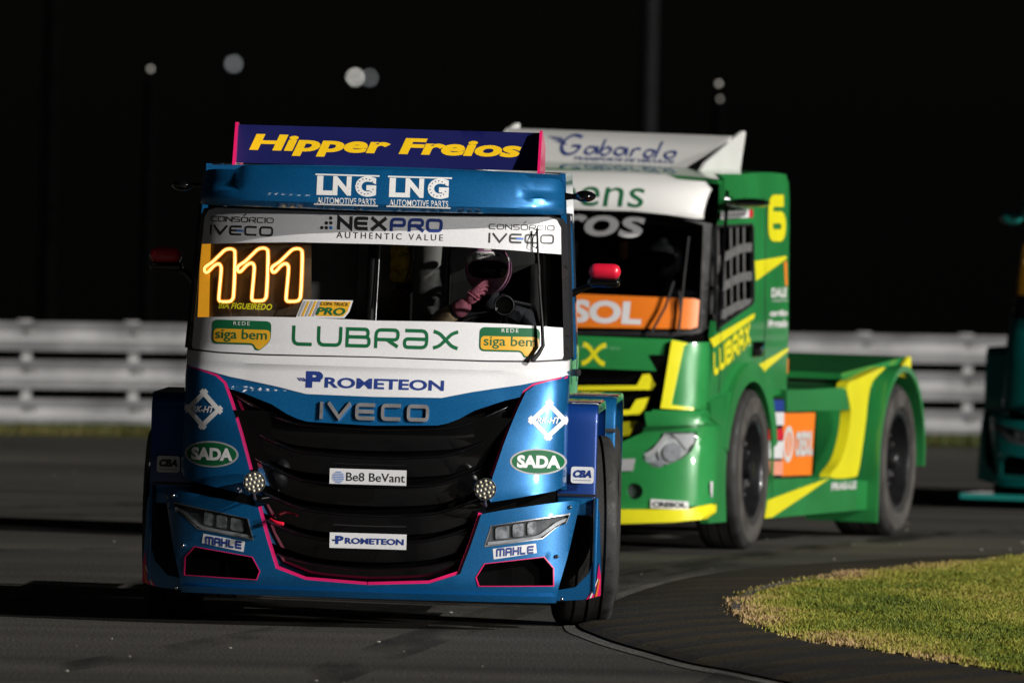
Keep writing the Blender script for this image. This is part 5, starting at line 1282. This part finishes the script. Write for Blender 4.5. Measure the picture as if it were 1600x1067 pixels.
# wing
wl_ = FlatFront(1.15, 4.4, 2.42)
def wingsurf(a, b): return 0
WGS = FlatFront(1.42, 2.3, 2.345)
wpan = panel('roof_wing', [(-.735, 2.345), (.735, 2.345), (.735, 2.585), (-.735, 2.585)], WGS, paintwhite, gr, 0, .03, grid=.1)
for s in (-1, 1): panel('wing_endplate', rnd([(1.12, 2.32), (1.95, 2.33), (2.16, 2.34), (2.28, 2.615), (2.22, 2.62), (1.95, 2.56), (1.34, 2.42)], .03), Side([(0, .75), (3, .75)], s), paintwhite, gr, 0, .02, grid=.1)
for s in (-1, 1): box('wing_support', (s * .4, 1.95, 2.40), (.03, .3, .10), matte, gr, .005)
cal = lambda pts, wd: panel('lettering', ribbon(catmull(gp.poly(WGS, pts), 5), wd * GPX), WGS, inkblue, wpan, -.006, .001, grid=None)
for i, pts in enumerate(([(902, 216), (893, 213), (883, 219), (878, 230), (882, 239), (892, 238), (899, 229), (890, 228)], [(917, 230), (909, 230), (905, 237), (912, 239), (919, 230), (918, 240)], [(929, 219), (921, 239)], [(922, 237), (930, 230), (935, 234), (928, 241), (923, 239)], [(951, 232), (943, 231), (939, 238), (946, 241), (953, 232), (952, 242)], [(961, 232), (957, 243)], [(958, 238), (964, 232), (969, 233)], [(985, 235), (977, 234), (973, 241), (979, 244), (986, 235)], [(994, 222), (985, 245)], [(1004, 236), (997, 239), (999, 245), (1007, 243), (1009, 237), (1004, 236)])):
    pts = [((x - 878) * 1.36 + 878, (y - 228) * 1.12 + 228) for x, y in pts]
    cal(pts, 4.2 if i == 0 else 3.4)
for k in range(4): cal([(858 + k * 5, 214 + k * 3.2), (868 + k * 4, 214.5 + k * 3.2), (880 + k * 2, 216 + k * 3.4)], 1.6)
GT('TRANSPORTE DE VEÍCULOS', WGS, 975, 249.5, 166, 6.5, inkblue, wpan, off=-.006, bold=.02)
# wheels, guards, side of the chassis
for s in (-1, 1):
    wheel(gr, s * .985, 1.32, .5, .5, .14, s, R(2.5), tm=rubber, side=tyregrey)
    wheel(gr, s * .97, 4.95, .495, .495, .18, s, 0.0, tm=rubber, side=tyregrey)
    x0, x1 = (s * .80, s * 1.10)
    arch('mudguard', 1.32, .50, .575, .61, min(x0, x1), max(x0, x1), R(12), R(168), green, gr, (.0, .30))
    arch('rear_mudguard', 4.95, .50, .585, .625, min(s * .70, s * 1.17), max(s * .70, s * 1.17), R(-2), R(172), green, gr, (.36, .12))
    panel('guard_rim', [(1.32 + .68 * math.cos(a), .5 + .68 * math.sin(a)) for a in [R(t) for t in range(14, 167, 8)]] + [(1.32 + .565 * math.cos(a), .5 + .565 * math.sin(a)) for a in [R(t) for t in range(166, 13, -8)]], Side([(0, 1.105), (3, 1.105)], s), green, gr, 0, .06, grid=None)
    box('chassis_rail', (s * .42, 3.6, .72), (.09, 4.2, .22), matte, gr, .01)
SK = Side([(0, 1.10), (3, 1.10)], 1); K = lambda *P: gp.poly(SK, P)
def side_both(name, P, m, off, th, grid=.08, labelprint=False):
    o = panel(name, P, SK, m, gr, off, th, grid=grid)
    if not labelprint: panel(name, P, Side([(0, 1.10), (3, 1.10)], -1), m, gr, off, th, grid=grid)
    return o
skt = side_both('side_skirt', K((1195, 810), (1362, 795), (1360, 752), (1300, 745), (1206, 748), (1198, 770)), green, 0, .05)
side_both('livery_stripe', K((1194, 809), (1199, 781), (1250, 762), (1296, 746), (1262, 770), (1205, 808)), lemon, -.005, .003)
tk = side_both('fuel_tank', K((1226, 645), (1281, 645), (1275, 742), (1224, 744)), orange, .03, .35)
cq = gp.p(SK, 1238, 694); panel('logo_ring', ellipse(cq[0], cq[1], .125, .115, 30), SK, paintwhite, tk, .025, .002, [ellipse(cq[0], cq[1], .085, .078, 30)], None); panel('logo_bar', rect(cq[0], cq[1], .03, .13), SK, paintwhite, tk, .025, .002, grid=None)
a0 = gp.p(SK, 1249, 694); a1 = gp.p(SK, 1276, 694); text('CRESOL', SK, ((a0[0] + a1[0]) / 2, a0[1]), a1[0] - a0[0], .16, paintwhite, tk, off=.025, bold=.05)
side_both('ladder_panel', K((1201, 622), (1229, 622), (1226, 745), (1205, 745)), matte, .02, .25)
for P, m in (([(1203, 625), (1228, 625), (1228, 642), (1203, 642)], inkblue), ([(1203, 644), (1228, 644), (1228, 664), (1204, 664)], white), ([(1204, 670), (1227, 670), (1227, 687), (1204, 687)], red), ([(1205, 689), (1227, 689), (1226, 716), (1205, 716)], white), ([(1205, 720), (1226, 720), (1226, 742), (1206, 742)], mat('pale_red_vinyl', (.62, .25, .17), .4))): panel('sponsor_sticker', K(*P), SK, m, gr, .012, .003, grid=None)
side_both('side_beam', K((1229, 609), (1335, 607), (1333, 640), (1230, 643)), green, 0, .10)
side_both('side_pillar', catmull(K((1322, 602), (1342, 590), (1382, 573), (1362, 596), (1355, 625), (1352, 655), (1346, 700), (1340, 735), (1333, 745), (1296, 745), (1313, 718), (1324, 680), (1328, 640)), 4, True), lemon, -.006, .07)
box('dark_filler_box', (.60, 3.55, .62), (.5, .8, .4), matte, gr, .02)  # dark box set behind the opening in the chassis side
a0 = gp.p(SK, 1298, 760); a1 = gp.p(SK, 1337, 756); text('FRAS-LE', SK, ((a0[0] + a1[0]) / 2, a0[1]), a1[0] - a0[0], .05, paintwhite, skt, off=-.005, bold=.05)
for sx in (1,):
    panel('rear_deck', [(-1.08, 2.95), (1.08, 2.95), (1.09, 4.45), (-1.09, 4.45)], Top(lambda a, b: .995 + .05 * max(0, (b - 3.6))), green, gr, 0, .05, grid=.15)
    panel('rear_wing', [(-1.0, 3.95), (1.0, 3.95), (1.08, 5.3), (-1.08, 5.3)], Top(lambda a, b: 1.06 + .07 * (b - 3.95) + .02), green, gr, 0, .04, grid=.15)
box('deck_gap', (.2, 2.6, .95), (1.3, .6, .1), matte, gr, .02)
for s in (-1, 1): panel('wing_endplate', [(4.95, 1.06), (5.30, 1.03), (5.30, 1.17), (5.26, 1.18)], Side([(0, 1.12), (3, 1.12)], s), lemon, gr, 0, .02, grid=None)
box('front_axle', (0, 1.32, .48), (1.8, .12, .12), matte, gr, .02); box('rear_axle', (0, 4.95, .48), (1.6, .14, .14), matte, gr, .02); box('undertray', (0, 1.5, .26), (1.8, 2.4, .03), matte, gr, .01)
for a, b in (((.02, .8, 1.1), (.04, .95, 2.28)), ((-.95, .8, 1.1), (-.93, .95, 2.2)), ((.92, .9, 1.1), (.90, 1.0, 2.2)), ((-.9, .97, 2.2), (.9, .97, 2.2))): tube('roll_cage_tube', [a, b], .024, matte, gr)
box('wall_panel', (.30, 2.1, 1.75), (.5, .03, .6), greyplate, gr, .01)
box('amber_panel', (.08, 1.9, 1.92), (.05, .02, .35), brownpanel, gr, .004)
GWq = [(1063, 515), (1070, 440), (1078, 370)]; tube('wiper_blade', [GF.at(*gp.p(GF, *q), -.03) for q in GWq], .008, matte, gr)
tube('wiper_arm', [GF.at(*gp.p(GF, *q), -.04) for q in ((1020, 520), (1042, 480), (1055, 440))], .009, matte, gr); tube('wiper_arm', [GF.at(*gp.p(GF, *q), -.04) for q in ((1062, 518), (1066, 490), (1064, 455))], .008, matte, gr)
hg = gp.p(FlatFront(1.2), 1036, 405)
helm2 = mat('dark_helmet', (.03, .03, .035), .3, 0, .6, .1); glove2 = mat('black_glove', (.02, .02, .02), .7)
driver(G_BODY, 'driver in dark helmet and black suit behind the windscreen of the green truck', (hg[0], 1.2, hg[1]), (hg[0] - .3, 1.05, hg[1] - .45), (hg[0] - .12, .95, hg[1] - .34), suit_dark, suit_dark, glove2, helm2, greyink, None)
# ------------------------------------------------------------------ teal race truck cut by the right edge
T_ROOT = Matrix.Translation((4.32, 97.0, 0)) @ Matrix.Diagonal((1, 1, .94, 1)) @ Matrix.Rotation(R(-15), 4, 'Z')
teal_truck = thing('race_truck', 'dark teal race truck with amber lit number strip at the right edge of the picture', 'race truck', T_ROOT, R(.6), 'race trucks on the track')
CT = dict(body=teal, hood2=teal, trim=teal_light, guard=teal, wing=teal, mirror=teal_light, steer=R(6), hook=False)
XT = build_cab(teal_truck, R(.6), CT, True)
neon_digits(teal_truck, None, ((0, 0), (51.5, 0)), neon_core, neon_halo)
P = [bp.p(NS, *q) for q in ((312, 372), (338, 372), (335, 505), (306, 505))]
panel('amber_strip', P, INNER, amberplate, teal_truck, .02, .006, grid=.05)
panel('splitter', [(-1.22, .05), (1.22, .05), (1.22, .7), (-1.22, .7)], Top(lambda a, b: .10), teal_light, teal_truck, 0, .04, grid=.2)
panel('windscreen_banner', OUT['band_top'], FB, ink, teal_truck, 0.0, 0.003, grid=0.08); panel('windscreen_banner', OUT['band_low'], FB, ink, teal_truck, 0.0, 0.003, grid=0.08)
text('X', FB, (-.74, 1.5), .12, .14, greyink, teal_truck, off=-.006, bold=.04)
for s in (-1, 1): rm_ = ellipsoid('roof_mirror', (s * 1.04, .60, 2.15), (.08, .09, .05), teal_light, teal_truck); tube('mirror_arm', [(s * 1.0, .6, 2.18), (s * .92, .6, 2.2)], .02, gloss, rm_)
